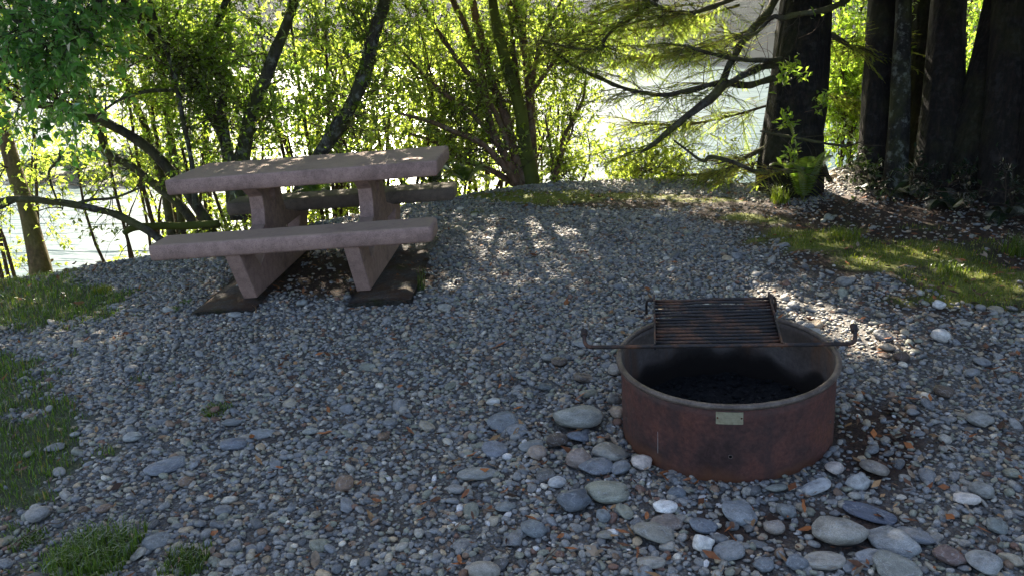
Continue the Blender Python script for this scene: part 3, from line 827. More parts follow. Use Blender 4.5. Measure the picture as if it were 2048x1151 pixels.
def pedestal(x):
    cu = bpy.data.curves.new('pedestal', 'CURVE'); cu.dimensions = '2D'; cu.fill_mode = 'BOTH'
    outl = [(-.60, -.005), (-.765, .327), (-.52, .327), (-.24, .40), (-.205, .50), (-.205, .585), (-.31, .657), (.31, .657), (.205, .585), (.205, .50), (.24, .40), (.52, .327), (.765, .327), (.60, -.005)]
    el = [(.05 * math.cos(a), .57 + .052 * math.sin(a)) for a in np.linspace(0, 2 * np.pi, 18, endpoint=False)]
    def tri(s): return [(s * .53, .288), (s * .20, .288), (s * .44, .165)]
    for pts in (outl, el, tri(-1), tri(1)):
        sp_ = cu.splines.new('POLY'); sp_.points.add(len(pts) - 1); sp_.use_cyclic_u = True
        for k, (a, b) in enumerate(pts): sp_.points[k].co = (a, b, 0, 1)
    cu.extrude = .0475 - .007; cu.bevel_depth = .007; cu.bevel_resolution = 1; cu.offset = -.007
    ob = bpy.data.objects.new('pedestal_curve', cu); COL.objects.link(ob); bpy.context.view_layer.update()
    me = bpy.data.meshes.new_from_object(ob.evaluated_get(bpy.context.evaluated_depsgraph_get()))
    COL.objects.unlink(ob); bpy.data.objects.remove(ob)
    # curve plane (a,b) -> local (y,z), extrude -> x
    n = len(me.vertices); co = np.empty(n * 3, np.float32); me.vertices.foreach_get('co', co); co = co.reshape(-1, 3)
    me.vertices.foreach_set('co', np.column_stack([co[:, 2], co[:, 0], co[:, 1]]).astype(np.float32).ravel())
    me.materials.clear(); me.materials.append(MC); me.polygons.foreach_set('use_smooth', [False] * len(me.polygons)); me.update()
    o = bpy.data.objects.new('pedestal', me); COL.objects.link(o); o.parent = T; o.location = (x, 0, 0)
    return o
pedestal(-.374); pedestal(.374)

for sx, lab in ((-1, 'dark crumbling concrete footing under the river-side pedestal, half buried in gravel'), (1, 'mossy concrete footing strip under the table pedestal nearer the fire ring')):
    A = Acc(); n = 40; m2 = 8
    ys = np.linspace(-.78, .82, n); xs = np.linspace(-.2, .2, m2)
    X, Y = np.meshgrid(xs, ys); Z = .012 * fbm(X * 9 + sx, Y * 9, 81) - .006
    e = np.maximum(np.abs(X) / .2, np.abs(Y) / .8)
    Z = Z - .022 * np.clip((e - .9) / .1, 0, 1) ** 2
    jx = .012 * fbm(Y * 6, X * 6 + sx * 3, 83); top = np.column_stack([(X + jx).ravel(), Y.ravel(), Z.ravel()])
    bot = top.copy(); bot[:, 2] = -.30; bot[:, :2] *= 1.03
    i = (np.arange(n - 1)[:, None] * m2 + np.arange(m2 - 1)[None]).ravel()
    q = [np.stack([i, i + 1, i + m2 + 1, i + m2], 1)]
    per = np.concatenate([np.arange(m2), np.arange(1, n) * m2 + m2 - 1, (n - 1) * m2 + np.arange(m2 - 2, -1, -1), np.arange(n - 2, 0, -1) * m2])
    pn = np.roll(per, -1); q.append(np.stack([per, per + n * m2, pn + n * m2, pn], 1)[:, ::-1])
    A.add(np.vstack([top, bot]), None, np.concatenate(q))
    o = A.obj('concrete_footing', MF); tag(o, lab, 'footing')
    mw = Matrix.LocRotScale(Vector(TAB['c']), __import__('mathutils').Euler(TAB['rot']), None)
    o.matrix_world = mw @ Matrix.Translation((sx * .505, 0, -.004))

# ------------------------------------------------------------------ fire ring
FR = empty('fire_ring', tuple(RING['c']), (.0337, -.0799, 0))
tag(FR, 'rusty red brown steel fire ring with a hinged cooking grate', 'fire ring')
def lathe(name, prof, m, parent, seg_=128, wob=0., seed=0, closed=True):
    prof = np.array(prof); a = np.linspace(0, 2 * np.pi, seg_, endpoint=False); k = len(prof)
    rr = prof[None, :, 0] * (1 + wob * (vn(np.cos(a)[:, None] * 1.5 + 3, np.sin(a)[:, None] * 1.5 + prof[None, :, 1] * 3, seed)))
    Vv = np.stack([rr * np.cos(a)[:, None], rr * np.sin(a)[:, None], np.broadcast_to(prof[None, :, 1], rr.shape)], -1).reshape(-1, 3)
    q = []
    kk = k if closed else k - 1
    for s in range(seg_):
        s2 = (s + 1) % seg_
        for j in range(kk): q.append((s * k + j, s2 * k + j, s2 * k + (j + 1) % k, s * k + (j + 1) % k))
    A = Acc(); A.add(Vv, None, np.array(q)); return A.obj(name, m, parent)
lathe('outer_wall', [(.419, -.10)] + [(.419, z) for z in np.linspace(-.05, .322, 9)] + [(.416, .322), (.416, -.10)], MD, FR, wob=.004)
lathe('inner_wall', [(.4155, -.10), (.4155, .322), (.412, .322)] + [(.412, z) for z in np.linspace(.3, -.05, 8)] + [(.412, -.10)], MDI, FR, wob=.004)
lathe('rim', [(.4235 + .0125 * math.cos(t), .326 + .0115 * math.sin(t)) for t in np.linspace(0, 2 * np.pi, 12, endpoint=False)], MR, FR, wob=.003)
WR = .4185
def on_wall(u, v):   # local point on the outer wall seen at a pixel
    mw = np.array(Matrix.LocRotScale(Vector(RING['c']), __import__('mathutils').Euler((.0337, -.0799, 0)), None))
    iv = np.linalg.inv(mw); d = FW + RT * (u - CX) / F - UP * (v - CY) / F
    o_ = iv[:3, :3] @ EYE + iv[:3, 3]; dd = iv[:3, :3] @ d
    a = dd[0] ** 2 + dd[1] ** 2; b = 2 * (o_[0] * dd[0] + o_[1] * dd[1]); c = o_[0] ** 2 + o_[1] ** 2 - WR ** 2
    t = (-b - math.sqrt(max(b * b - 4 * a * c, 0))) / (2 * a); p = o_ + t * dd
    return math.atan2(p[1], p[0]), p[2]
# name plate, curved to the wall
a0, z0 = on_wall(1459, 835); hw = .047 / WR; hh = .0245
A = Acc(); n = 9; aa = np.linspace(a0 - hw, a0 + hw, n); V = []
for r in (WR + .0008, WR + .0032):
    for z in (z0 - hh, z0 + hh):
        V.append(np.stack([r * np.cos(aa), r * np.sin(aa), np.full(n, z)], 1))
V = np.concatenate(V); q = []
for j in range(n - 1):
    q += [(2 * n + j, 2 * n + j + 1, 3 * n + j + 1, 3 * n + j), (n + j, n + j + 1, 3 * n + j + 1, 3 * n + j)[::-1], (j, j + 1, 2 * n + j + 1, 2 * n + j)]
q += [(0, 2 * n, 3 * n, n), (n - 1, 2 * n - 1, 4 * n - 1, 3 * n - 1)]
A.add(V, None, np.array(q)); plate = A.obj('name_plate', MPL, FR, smooth=False)
def disc(acc, a, z, r, h, col, seg_=14, r0=WR):
    c = np.array([math.cos(a), math.sin(a), 0]); t = np.array([-math.sin(a), math.cos(a), 0]); u = np.array([0, 0, 1.])
    th = np.linspace(0, 2 * np.pi, seg_, endpoint=False); ring = r * (np.cos(th)[:, None] * t + np.sin(th)[:, None] * u)
    b = c * r0 + u * z
    V = np.vstack([b + ring, b + ring * .8 + c * h, (b + c * h)[None]]); j = np.arange(seg_); j2 = (j + 1) % seg_
    acc.add(V, np.stack([np.full(seg_, 2 * seg_), seg_ + j, seg_ + j2], 1), np.stack([j, j2, seg_ + j2, seg_ + j], 1), col)
for s in (-1, 1):
    A = Acc(); disc(A, a0 + s * hw * .88, z0, .0035, .0018, (.10, .035, .015), r0=WR + .003); A.obj('rivet', MTW, plate)
for u, v, r in ((1461, 912, .0065), (1253, 836, .006), (1660, 842, .005)):
    a, z = on_wall(u, v); A = Acc()
    th = np.linspace(0, 2 * np.pi, 15)[:-1]; c = np.array([math.cos(a), math.sin(a), 0]); t = np.array([-math.sin(a), math.cos(a), 0])
    L_ = np.array([c * (WR + .0015) + (r * 1.15) * (math.cos(x) * t + math.sin(x) * np.array([0, 0, 1.])) + np.array([0, 0, z]) for x in np.append(th, th[:1])])
    tube(A, L_, .0014, 6, (.12, .09, .08)); disc(A, a, z, r, .0016, (.003, .003, .003), r0=WR); A.obj('painted_vent_hole', MTW, FR)  # black disc paints the hole's darkness on the unpierced wall
# pale weld scratch down the wall
A = Acc(); pts = []
for v in np.linspace(862, 905, 6):
    a, z = on_wall(1316, v); pts.append((WR * math.cos(a) * 1.001, WR * math.sin(a) * 1.001, z))
tube(A, np.array(pts), .0013, 5, (.36, .33, .32)); A.obj('weld_seam', MTW, FR)

# grate: local frame turned -10 deg, hinged up at the back
GR = empty('cooking_grate', (-.02, .04, .352), (R(8.2), 0, R(-9.5))); GR.parent = FR
x0, x1, LY = -.25, .25, .385
A = Acc(); tube(A, [(x0 - .16 - .10, 0, 0), (-.1, 0, .001), (.1, 0, 0), (x1 + .16 + .09, 0, 0)], .0085, 10)
A.obj('handle_bar', MI, GR)
for s, xe in ((-1, x0 - .26), (1, x1 + .25)):
    e = np.array([(xe, 0, 0), (xe + s * .018, .006, .003), (xe + s * .03, .024, .010), (xe + s * .034, .05, .022), (xe + s * .034, .078, .032)])
    C = catmull(e, 14); A = Acc(); tube(A, C, .0085, 8); A.obj('handle_end', MI, GR)
    A = Acc(); t = np.linspace(0, 1, 110); b = e[3] + (e[4] - e[3]) * t[:, None] + np.array([0, .004, .002]); ax = nrm(e[4] - e[3])
    u_ = nrm(np.cross(ax, [1, 0, 0])); w_ = np.cross(ax, u_); ph = t * 2 * np.pi * 6.5
    tube(A, b + .0112 * (np.cos(ph)[:, None] * u_ + np.sin(ph)[:, None] * w_), .0036, 6); A.obj('coil_grip', MI, GR)
for k, y in enumerate(np.linspace(.028, LY - .012, 14)):
    A = Acc(); dz = .0018 * rng.normal(size=5)
    tube(A, np.column_stack([np.linspace(x0, x1, 5), np.full(5, y) + .0012 * rng.normal(size=5), dz]), .0066, 8); A.obj('grate_rod', MI, GR)
for x in (x0, x1):
    A = Acc(); box(A, (x - .004, -.004, -.014), (x + .004, LY + .022, .014)); A.obj('side_bar', MI, GR, smooth=False)
# hinge hardware at the back
A = Acc(); tube(A, catmull(np.array([(x0 - .004, LY - .01, .004), (x0 - .028, LY - .004, .0), (x0 - .036, LY + .004, -.03), (x0 - .036, LY + .004, -.075)]), 14), .006, 8); A.obj('hinge_rod', MI, GR)
A = Acc(); box(A, (x1 + .006, LY - .085, -.082), (x1 + .012, LY - .045, -.02)); box(A, (x1 + .006, LY - .08, -.021), (x1 + .0119, LY + .01, .012)); A.obj('hinge_plate', MI, GR, smooth=False)
A = Acc(); tube(A, catmull(np.array([(x1 + .004, LY, .006), (x1 + .022, LY + .004, -.006), (x1 + .030, LY + .004, -.035), (x1 + .030, LY + .004, -.078)]), 14), .006, 8); A.obj('hinge_rod', MI, GR)
# ash bed
A = Acc(); rr_, aa_ = np.meshgrid(np.linspace(0, .411, 26), np.linspace(0, 2 * np.pi, 72, endpoint=False)); X = rr_ * np.cos(aa_); Y = rr_ * np.sin(aa_)
Z = .03 + .015 * fbm(X * 7, Y * 7, 91) + .010 * fbm(X * 28, Y * 28, 93)
k = 26; q = []
for s in range(72):
    for j in range(k - 1): q.append((s * k + j, s * k + j + 1, ((s + 1) % 72) * k + j + 1, ((s + 1) % 72) * k + j))
A.add(np.column_stack([X.ravel(), Y.ravel(), Z.ravel()]), None, np.array(q))
for _ in range(420):
    a, r = rng.random() * 6.28, .4 * math.sqrt(rng.random()); s = .004 + .012 * rng.random() ** 2
    v, f = PR1[int(rng.integers(16))]; x, y = r * math.cos(a), r * math.sin(a)
    A.add(v * np.array([s * 1.6, s, s * .7]) @ np.array(Matrix.Rotation(rng.random() * 6, 3, 'Z')).T + np.array([x, y, .034 + .015 * fbm(np.array([x * 7]), np.array([y * 7]), 91)[0]]), f, None)
o = A.obj('ash_bed', MA, None); o.location = FR.location; o.rotation_euler = FR.rotation_euler
tag(o, 'black charcoal and ash lying inside the fire ring', 'ash', kind='stuff')

# ------------------------------------------------------------------ litter: dry leaves and twigs
def leaf_mesh(kind):
    n = 9; t = np.linspace(0, 1, n); w = np.sin(np.pi * t ** .8) ** .8 * (.26 if kind == 0 else .36)
    mid = np.column_stack([t - .5, np.zeros(n), .10 * (t - .5) ** 2 * 4 + .02 * np.sin(t * 9)])
    Lv = mid + np.column_stack([0 * t, w * .5, w * (.35 if kind != 2 else -.2) + .02 * rng.random(n)]); Rv = mid + np.column_stack([0 * t, -w * .5, w * .3 + .03 * rng.random(n)])
    V = np.vstack([Lv, mid, Rv]); j = np.arange(n - 1)
    q = np.concatenate([np.stack([j, n + j, n + j + 1, j + 1], 1), np.stack([n + j, 2 * n + j, 2 * n + j + 1, n + j + 1], 1)])
    A = Acc(); A.add(V, None, q); return A
def mat_dry():
    m, nt, out = mat('curled_dry_leaf')
    oi = N(nt, 'ShaderNodeObjectInfo'); n = noise(nt, objc(nt), 6, 4)
    c = mixc(nt, 1., oi.outputs['Color'], ramp(nt, n, [(.3, .55), (.65, 1.25)]), 'MULTIPLY')
    pbsdf(nt, out, c, .6, .35, bump(nt, n, .3, .02)); return m
MDRY = mat_dry(); LME = [leaf_mesh(k % 3).mesh('fallen_leaf', MDRY) for k in range(6)]
DRYC = np.array([[.32, .11, .035], [.22, .08, .032], [.11, .05, .028], [.30, .17, .08], [.07, .035, .022], [.26, .19, .13]])
spots = [(945, 918, 22, 0), (755, 1010, 20, 0), (430, 1075, 26, 0), (650, 875, 30, 0), (740, 1040, 28, 3), (632, 1130, 45, 5), (195, 868, 24, 3), (1797, 703, 22, 3), (45, 945, 24, 2), (820, 870, 24, 1), (1090, 935, 20, 1), (1000, 780, 22, 0), (565, 735, 30, 1), (1950, 770, 26, 3), (1985, 745, 24, 0),
         (1300, 600, 22, 3), (1225, 630, 18, 3), (1640, 690, 20, 0), (1560, 640, 16, 0), (470, 1000, 20, 2), (560, 830, 22, 1), (720, 975, 20, 1), (870, 1010, 28, 2), (1010, 990, 20, 0), (920, 1130, 30, 0)]
for k in range(150):
    u, v = (rng.random() * 2048, 480 + 660 * rng.random()) if k < 70 else (1150 + 330 * rng.normal(), 960 + 120 * rng.normal())
    v = min(v, 1148); u = min(max(u, 5), 2040)
    spots.append((u, v, 10 + 14 * rng.random(), int(rng.integers(6))))
for k, (u, v, s, ci) in enumerate(spots):
    P = ground_hit(u, v)
    if in_ring(P[0], P[1], .03): continue
    z = (P - EYE) @ FW; o = bpy.data.objects.new('fallen_leaf', LME[k % 6]); COL.objects.link(o)
    sc = min(s * z / F * 1.15, .075); o.scale = (sc, sc, sc); o.location = (P[0], P[1], P[2] + .020); o.rotation_euler = (rng.normal() * .35, rng.normal() * .3, rng.random() * 6.28)
    c = DRYC[ci] * (.8 + .4 * rng.random()); o.color = (*c, 1)
    tag(o, 'curled dry brown leaf lying on the gravel', 'leaf', 'dry leaves scattered on the gravel')
A = Acc(); n = 9000
y = np.sqrt(1.6 ** 2 + (8 ** 2 - 1.6 ** 2) * rng.random(n)); x = (rng.random(n) * 2 - 1) * (.72 * y + .2)
P = np.stack([x, y, H(x, y)], 1); u, v, z = px_of(P); g, m, d = masks(P)
pr = .26 + .9 * d + .5 * np.exp(-(((u - 1250) / 350) ** 2 + ((v - 980) / 160) ** 2)) + .35 * np.clip((u - 1300) / 600, 0, 1)
k = (rng.random(n) < pr) & ~in_ring(x, y, .0); P = P[k]; n = len(P)
th = rng.random(n) * 6.28; L = .009 + .028 * rng.random(n) ** 2; w = L * (.12 + .4 * rng.random(n))
D = np.stack([np.cos(th), np.sin(th), rng.normal(size=n) * .25], 1); Sd = np.stack([-np.sin(th), np.cos(th), rng.normal(size=n) * .4], 1)
B = P + np.array([0, 0, .012]) + np.array([0, 0, 1]) * (rng.random((n, 1)) * .014)
V = np.stack([B - D * L[:, None], B + Sd * w[:, None], B + D * L[:, None], B - Sd * w[:, None]], 1).reshape(-1, 3); i = np.arange(n)[:, None] * 4
A.add(V, None, i + np.array([[0, 1, 2, 3]]), np.repeat(DRYC[rng.integers(0, 6, n)] * (.5 + .7 * rng.random((n, 1))), 4, 0))
tag(A.obj('leaf_litter', MLIT, smooth=False), 'brown leaf scraps and needles strewn over the gravel', 'litter', kind='stuff')
tws = [(760, 690, 60, 80), (310 + 260, 1010, 40, 25), (1410, 560, 50, -20), (455, 800, 40, -60), (1880, 720, 60, -10), (680, 850, 70, -12), (1900, 830, 50, -35), (1100, 1120, 70, 60), (420, 735, 40, 10), (350, 660, 60, 12), (980, 560, 50, 30), (1560, 520, 50, 5), (800, 905, 60, 70), (1000, 1110, 50, -30), (100, 1060, 120, 50)]
for u, v, L, tn in tws:
    P = ground_hit(u, v); z = (P - EYE) @ FW; l = L * z / F; a = R(tn)
    e = np.linspace(-.5, .5, 7); pts = np.column_stack([P[0] + l * e * math.cos(a) + l * .06 * rng.normal(size=7), P[1] + l * e * math.sin(a) + l * .06 * rng.normal(size=7), np.zeros(7)])
    pts[:, 2] = H(pts[:, 0], pts[:, 1]) + .026
    A = Acc(); C = catmull(pts - P, 18); tube(A, C, np.linspace(.0032, .0014, 18), 5, (.12, .085, .06)); o = A.obj('fallen_twig', MTW); o.location = P
    tag(o, 'thin dry twig lying on the gravel', 'twig', 'dry twigs lying on the gravel')

# ------------------------------------------------------------------ grass
def blades(acc, P, h, w, col, lean=.5):
    n = len(P); th = rng.random(n) * 6.28; d = np.stack([np.cos(th), np.sin(th), np.zeros(n)], 1); s = np.stack([-np.sin(th), np.cos(th), np.zeros(n)], 1)
    ln = (lean * (.3 + rng.random(n)))[:, None]; u = np.array([0, 0, 1.])
    b = P; m = P + (u * .6 + d * ln * .3) * h[:, None]; t = P + (u * (1 - .35 * ln) + d * ln) * h[:, None]
    V = np.stack([b - s * w[:, None], b + s * w[:, None], m + s * w[:, None] * .7, m - s * w[:, None] * .7, t], 1).reshape(-1, 3)
    i = np.arange(n)[:, None] * 5
    acc.add(V, i + np.array([[3, 2, 4]]), i + np.array([[0, 1, 2, 3]]), np.repeat(col, 5, 0))
A = Acc()
n = 210000; y = np.sqrt(1.5 ** 2 + (8.6 ** 2 - 1.5 ** 2) * rng.random(n)); x = (rng.random(n) * 2 - 1) * (.75 * y + .3)
P = np.stack([x, y, H(x, y)], 1); u, v, z = px_of(P); g, m, d = masks(P)
k = (rng.random(n) < g ** 1.4 * np.where(u < 1000, 1., .55)) & ((u < 700) | (u > 1400)) & ~in_ring(x, y, .1); P = P[k]; u, v = u[k], v[k]; n = len(P); g = g[k]
h = np.where(u < 700, .016 + .032 * rng.random(n), .012 + .03 * rng.random(n) ** 1.5) * (.55 + .6 * g)
c = np.where((u < 700)[:, None], leafcol(n, (.065, .12, .03), .4, .5), leafcol(n, (.08, .12, .024), .4, .7))
dry = rng.random(n) < .1; c[dry] = np.array([.20, .16, .08]) * (.6 + .6 * rng.random((dry.sum(), 1)))
blades(A, P, h, np.full(n, .0017) + .0012 * rng.random(n), c)
print('grass', n)
tag(A.obj('grass', MGR, smooth=False), 'short green grass along the gravel edges', 'grass', kind='stuff')
# low moss cushions near the crest
A = Acc(); n = 40000; y = 4.5 + 4.2 * rng.random(n); x = -1.5 + 6 * rng.random(n); P = np.stack([x, y, H(x, y)], 1); g, m, d = masks(P)
k = rng.random(n) < m * .8; P = P[k]; n = len(P)
blades(A, P, .006 + .012 * rng.random(n), np.full(n, .003), leafcol(n, (.10, .12, .02), .35, .5), .8)
tag(A.obj('moss', MGR, smooth=False), 'yellow green moss on the bank edge', 'moss', kind='stuff')
# single tufts and weeds
def tuft(u, v, n, h, r, w, base, lab, lean=.6, kind='grass_tuft', cat='grass tuft'):
    P0 = ground_hit(u, v); A = Acc(); q = np.clip(rng.normal(size=(n, 2)), -1.5, 1.5) * r * .5
    P = np.column_stack([P0[0] + q[:, 0], P0[1] + q[:, 1], H(P0[0] + q[:, 0], P0[1] + q[:, 1])]) - P0
    blades(A, P, h * (.45 + .65 * rng.random(n)), np.full(n, w), leafcol(n, base, .35, .4), lean)
    o = A.obj(kind, MGR, smooth=False); o.location = P0; return tag(o, lab, cat)
G1 = (.065, .115, .028)
tuft(190, 1120, 900, .10, .17, .0022, G1, 'thick bright grass tuft growing alone in the gravel at the bottom edge')
tuft(372, 1128, 320, .06, .09, .002, (.06, .10, .025), 'smaller pale grass tuft beside the thick one')
tuft(432, 822, 160, .035, .085, .003, (.06, .11, .02), 'low spreading weed in open gravel in front of the table', 1.3, 'weed', 'weed')
tuft(60, 1085, 120, .05, .07, .003, (.05, .09, .02), 'small weed between the stones near the thick tuft', 1.1, 'weed', 'weed')
tuft(345, 622, 60, .035, .05, .003, (.06, .12, .03), 'weed patch with broad blades beside the dark footing', 1.2, 'weed', 'weed')
tuft(372, 605, 60, .03, .04, .003, (.06, .12, .03), 'tiny weed just behind the broad weed by the dark footing', 1.2, 'weed', 'weed')
tuft(843, 580, 26, .20, .03, .0016, (.06, .10, .02), 'tall thin grass stalk growing against the mossy footing', .25)
tuft(205, 583, 160, .06, .07, .0022, (.10, .13, .02), 'sunlit yellow grass tuft at the lawn corner')
tuft(1690, 478, 160, .10, .12, .0022, (.08, .12, .02), 'taller sunlit grass tuft on the mossy strip')
tuft(1900, 545, 150, .08, .12, .0022, (.06, .10, .02), 'grass tuft on the shaded slope past the gravel')
tuft(2035, 510, 160, .17, .10, .0024, (.06, .10, .02), 'tall grass clump at the shaded forest edge')
tuft(1560, 405, 150, .20, .09, .003, (.10, .15, .025), 'arching bright grass clump at the foot of the big redwood', .9)
for u, lab in ((130, 'tall grass fringe on the bank crest by the sunlit trunk'), (190, 'short seedy grass fringe on the bank crest'), (255, 'grass fringe on the bank crest next to the bench end')):
    tuft(u, 530 - .2 * (u - 100), 240, .12, .28, .0025, (.06, .09, .02), lab, .6)

# ------------------------------------------------------------------ ferns and undergrowth
def fern(u, v, d, n, L, base, lab, up=.7, face=None, cat='fern'):
    P0 = at(u, v, d); t = tag(empty('sword_fern', tuple(P0)), lab, cat)
    for k in range(n):
        A = Acc(); a = rng.random() * 6.28 if face is None else face + rng.normal() * .7
        h = np.array([math.cos(a), math.sin(a), 0]); l = L * (.7 + .5 * rng.random()); m = 16; s = np.linspace(0, 1, m)
        sp_ = up * (.8 + .5 * rng.random())
        C = np.outer(s * l * (.45 + .3 * (1 - sp_)), h) + np.outer(l * (sp_ * s - .55 * s ** 2.4), [0, 0, 1.]) + np.outer(.06 * l * np.sin(s * 2), np.cross(h, [0, 0, 1]))
        tube(A, C, np.linspace(.003, .001, m), 3, (.08, .09, .02)); Tn = nrm(np.gradient(C, axis=0)); sd = nrm(np.cross(Tn, [0, 0, 1.]))
        ss = np.linspace(.1, .99, 26); pc = np.stack([np.interp(ss, s, C[:, j]) for j in range(3)], 1); tt = np.stack([np.interp(ss, s, Tn[:, j]) for j in range(3)], 1); sdd = np.stack([np.interp(ss, s, sd[:, j]) for j in range(3)], 1)
        for sg in (-1, 1):
            ll = l * .17 * np.sin(np.pi * (ss * .86 + .12)) ** .7; e = pc + sdd * (sg * ll)[:, None] + tt * (ll * .35)[:, None] - np.array([0, 0, 1.]) * (ll * .15)[:, None]
            w = (l * .018); V = np.stack([pc - tt * w, pc + tt * w, e], 1).reshape(-1, 3)
            A.add(V, np.arange(len(V)).reshape(-1, 3), None, np.repeat(leafcol(26, base, .25, .3), 3, 0))
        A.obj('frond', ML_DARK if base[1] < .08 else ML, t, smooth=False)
    return t
fern(1605, 402, 6.75, 13, .58, (.08, .13, .03), 'bright sword fern at the foot of the big redwood', 1.25)
fern(640, 400, 7.3, 8, .5, (.05, .09, .02), 'fern behind the far bench under the table edge')
fern(860, 372, 8.0, 10, .6, (.03, .06, .015), 'dark fern clump behind the table corner')
fern(930, 368, 8.2, 9, .5, (.045, .08, .02), 'fern on the crest next to the dark fern clump')
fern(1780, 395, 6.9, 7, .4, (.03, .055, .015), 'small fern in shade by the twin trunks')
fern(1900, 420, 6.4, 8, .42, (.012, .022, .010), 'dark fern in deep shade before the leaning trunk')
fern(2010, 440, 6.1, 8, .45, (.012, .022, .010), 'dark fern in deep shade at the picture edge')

def leafy(name, u, v, d, R_, n, leaf, base, lab, cat, m=None, low=0., stems=6, h=1., bias=(0, 0, .6), lpt=9, grow_n=None):
    """shrub or leafy plant: several stems from one root with twigs and leaves"""
    P0 = at(u, v, d); P0[2] = min(P0[2], H(P0[0], P0[1]) + .02) if low == 0 else P0[2]
    t = tag(empty(name, tuple(P0)), lab, cat); tw, lv = Acc(), Leaves(); st = Acc()
    for k in range(stems):
        a = rng.random() * 6.28; r = R_ * (.3 + .7 * rng.random())
        e = P0 + np.array([math.cos(a) * r, math.sin(a) * r, h * (.6 + .5 * rng.random())])
        mid = P0 * .5 + e * .5 + rand_unit() * .12 * h + np.array([0, 0, .1 * h])
        C = catmull(np.array([[*P0, .007 * h], [*mid, .005 * h], [*e, .002]]), 10); A = Acc(); tube(A, C[:, :3], C[:, 3], 5, (.07, .05, .03))
        A.obj('stem', MTW, t); grow(tw, lv, C, .15, 1., max(1, n // stems), R_ * .6, leaf, base, lpt=lpt, up=.2)
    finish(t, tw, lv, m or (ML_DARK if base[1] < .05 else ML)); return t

# crest undergrowth, left to right
leafy('low_shrub', 1150, 372, 8.5, .45, 26, (.06, .5), (.09, .13, .025), 'low sunlit shrub on the crest beside the multi-stemmed tree', 'shrub', h=.3)
leafy('low_shrub', 1285, 378, 8.3, .5, 30, (.06, .5), (.10, .14, .025), 'low bright leafy plant midway along the crest', 'shrub', h=.28)
leafy('low_shrub', 1420, 392, 7.9, .45, 24, (.05, .45), (.10, .14, .03), 'low bright plant on the crest before the big redwood', 'shrub', h=.25)
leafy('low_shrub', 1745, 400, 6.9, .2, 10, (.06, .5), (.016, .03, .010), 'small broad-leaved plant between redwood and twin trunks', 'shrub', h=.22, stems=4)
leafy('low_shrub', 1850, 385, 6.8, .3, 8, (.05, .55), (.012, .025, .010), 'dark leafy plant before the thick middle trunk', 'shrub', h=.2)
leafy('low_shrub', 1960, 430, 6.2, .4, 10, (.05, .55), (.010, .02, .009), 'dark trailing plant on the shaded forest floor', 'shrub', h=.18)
leafy('low_shrub', 430, 430, 7.6, .4, 20, (.06, .5), (.08, .12, .02), 'low shrub behind the far end of the near bench', 'shrub', h=.3)

# shrubs and saplings further down the bank (seen between the trunks)
SH = [(620, 330, 11.2, 1.2, 'pale bush far down the bank behind the leaning tree', 2.4, 70), (750, 330, 11.4, 1.2, 'pale bush far down the bank beyond the table corner', 2.4, 70), (985, 330, 11.0, 1.2, 'pale bush far down the bank behind the fan of reddish stems', 2.3, 70), (1080, 330, 10.6, .9, 'airy bush down the bank behind the thin sapling', 1.6, 44),
      (90, 400, 10.5, .9, 'bright shrub by the water below the sunlit trunk', 1.0, 40), (40, 330, 13, 1.2, 'pale shrub low on the bank behind the sunlit trunk', 1.6, 44), (330, 420, 10.2, .8, 'sunlit shrub on the bank left of the table', 1.2, 40),
      (430, 330, 10.6, 1.1, 'yellow green shrub behind the lichen-barked tree', 2.0, 70), (560, 330, 10.2, 1.0, 'yellow green bush between the lichen-barked tree and the leaning tree', 1.9, 70), (690, 330, 10.4, 1.1, 'bright bush behind the leaning tree', 2.0, 80),
      (800, 330, 10.0, 1.1, 'bright bush behind the table corner', 1.9, 90), (900, 320, 10.3, 1.0, 'bright bush behind the multi-stemmed tree', 2.0, 80), (1250, 420, 10.5, .8, 'sunlit bush low on the bank beyond the crest', .9, 36), (1680, 380, 8.6, .55, 'vivid yellow green shrub between the big redwood and the twin trunks', 1.5, 90), (1700, 350, 9.4, .7, 'pale green bush farther down the bank behind the vivid shrub', 2.2, 90), (1935, 340, 9.6, .7, 'bright bush glimpsed through the slit before the leaning trunk', 2.4, 90)]
for u, v, d, r, lab, h, n in SH:
    n = int(n * (1.0 if u < 350 else 1.45)); P0 = at(u, v, d); P0[2] = H(P0[0], P0[1])
    uu_, vv_, _ = px_of(P0); leafy('bank_shrub', u, float(vv_), d, r, n, (.065, .5 if u < 1500 else .42), (.085, .125, .022) if u < 1500 else (.09, .15, .02), lab, 'shrub', low=1, stems=8, h=h + max(0, at(u, v, d)[2] - P0[2]), lpt=10)

# ------------------------------------------------------------------ lichen-barked tree behind the table
b0 = at(475, 410, 8.0); t = tree('maple_tree', 'dark many-stemmed tree with lichen-spotted bark directly behind the table', 'tree', b0)
tw, lv = Acc(), Leaves()
s1 = stem([(478, 440, 8.05, 19), (482, 340, 8.0, 16), (487, 300, 8., 14.5), (498, 240, 7.9, 13), (527, 165, 7.8, 12), (549, 110, 7.7, 11), (590, 0, 7.6, 9), (625, -130, 7.5, 8), (640, -380, 7.4, 6), (600, -760, 7.3, 2)], MB_MAPLE, t)
s2 = stem([(468, 440, 8.1, 14), (455, 300, 8.1, 12), (420, 222, 8.1, 12.5), (388, 165, 8.05, 12.5), (342, 110, 8.0, 13), (292, 45, 7.9, 12.5), (255, 0, 7.8, 12), (190, -110, 7.7, 9), (120, -330, 7.6, 7), (60, -700, 7.5, 2)], MB_MAPLE, t)
s3 = stem([(474, 420, 7.95, 9), (452, 270, 7.95, 8), (441, 235, 7.9, 8), (440, 160, 7.9, 8.5), (422, 132, 7.9, 8), (402, 112, 7.85, 7.5), (424, 65, 7.8, 7), (452, 0, 7.7, 6.5), (478, -140, 7.6, 5), (500, -400, 7.6, 2)], MB_MAPLE, t)
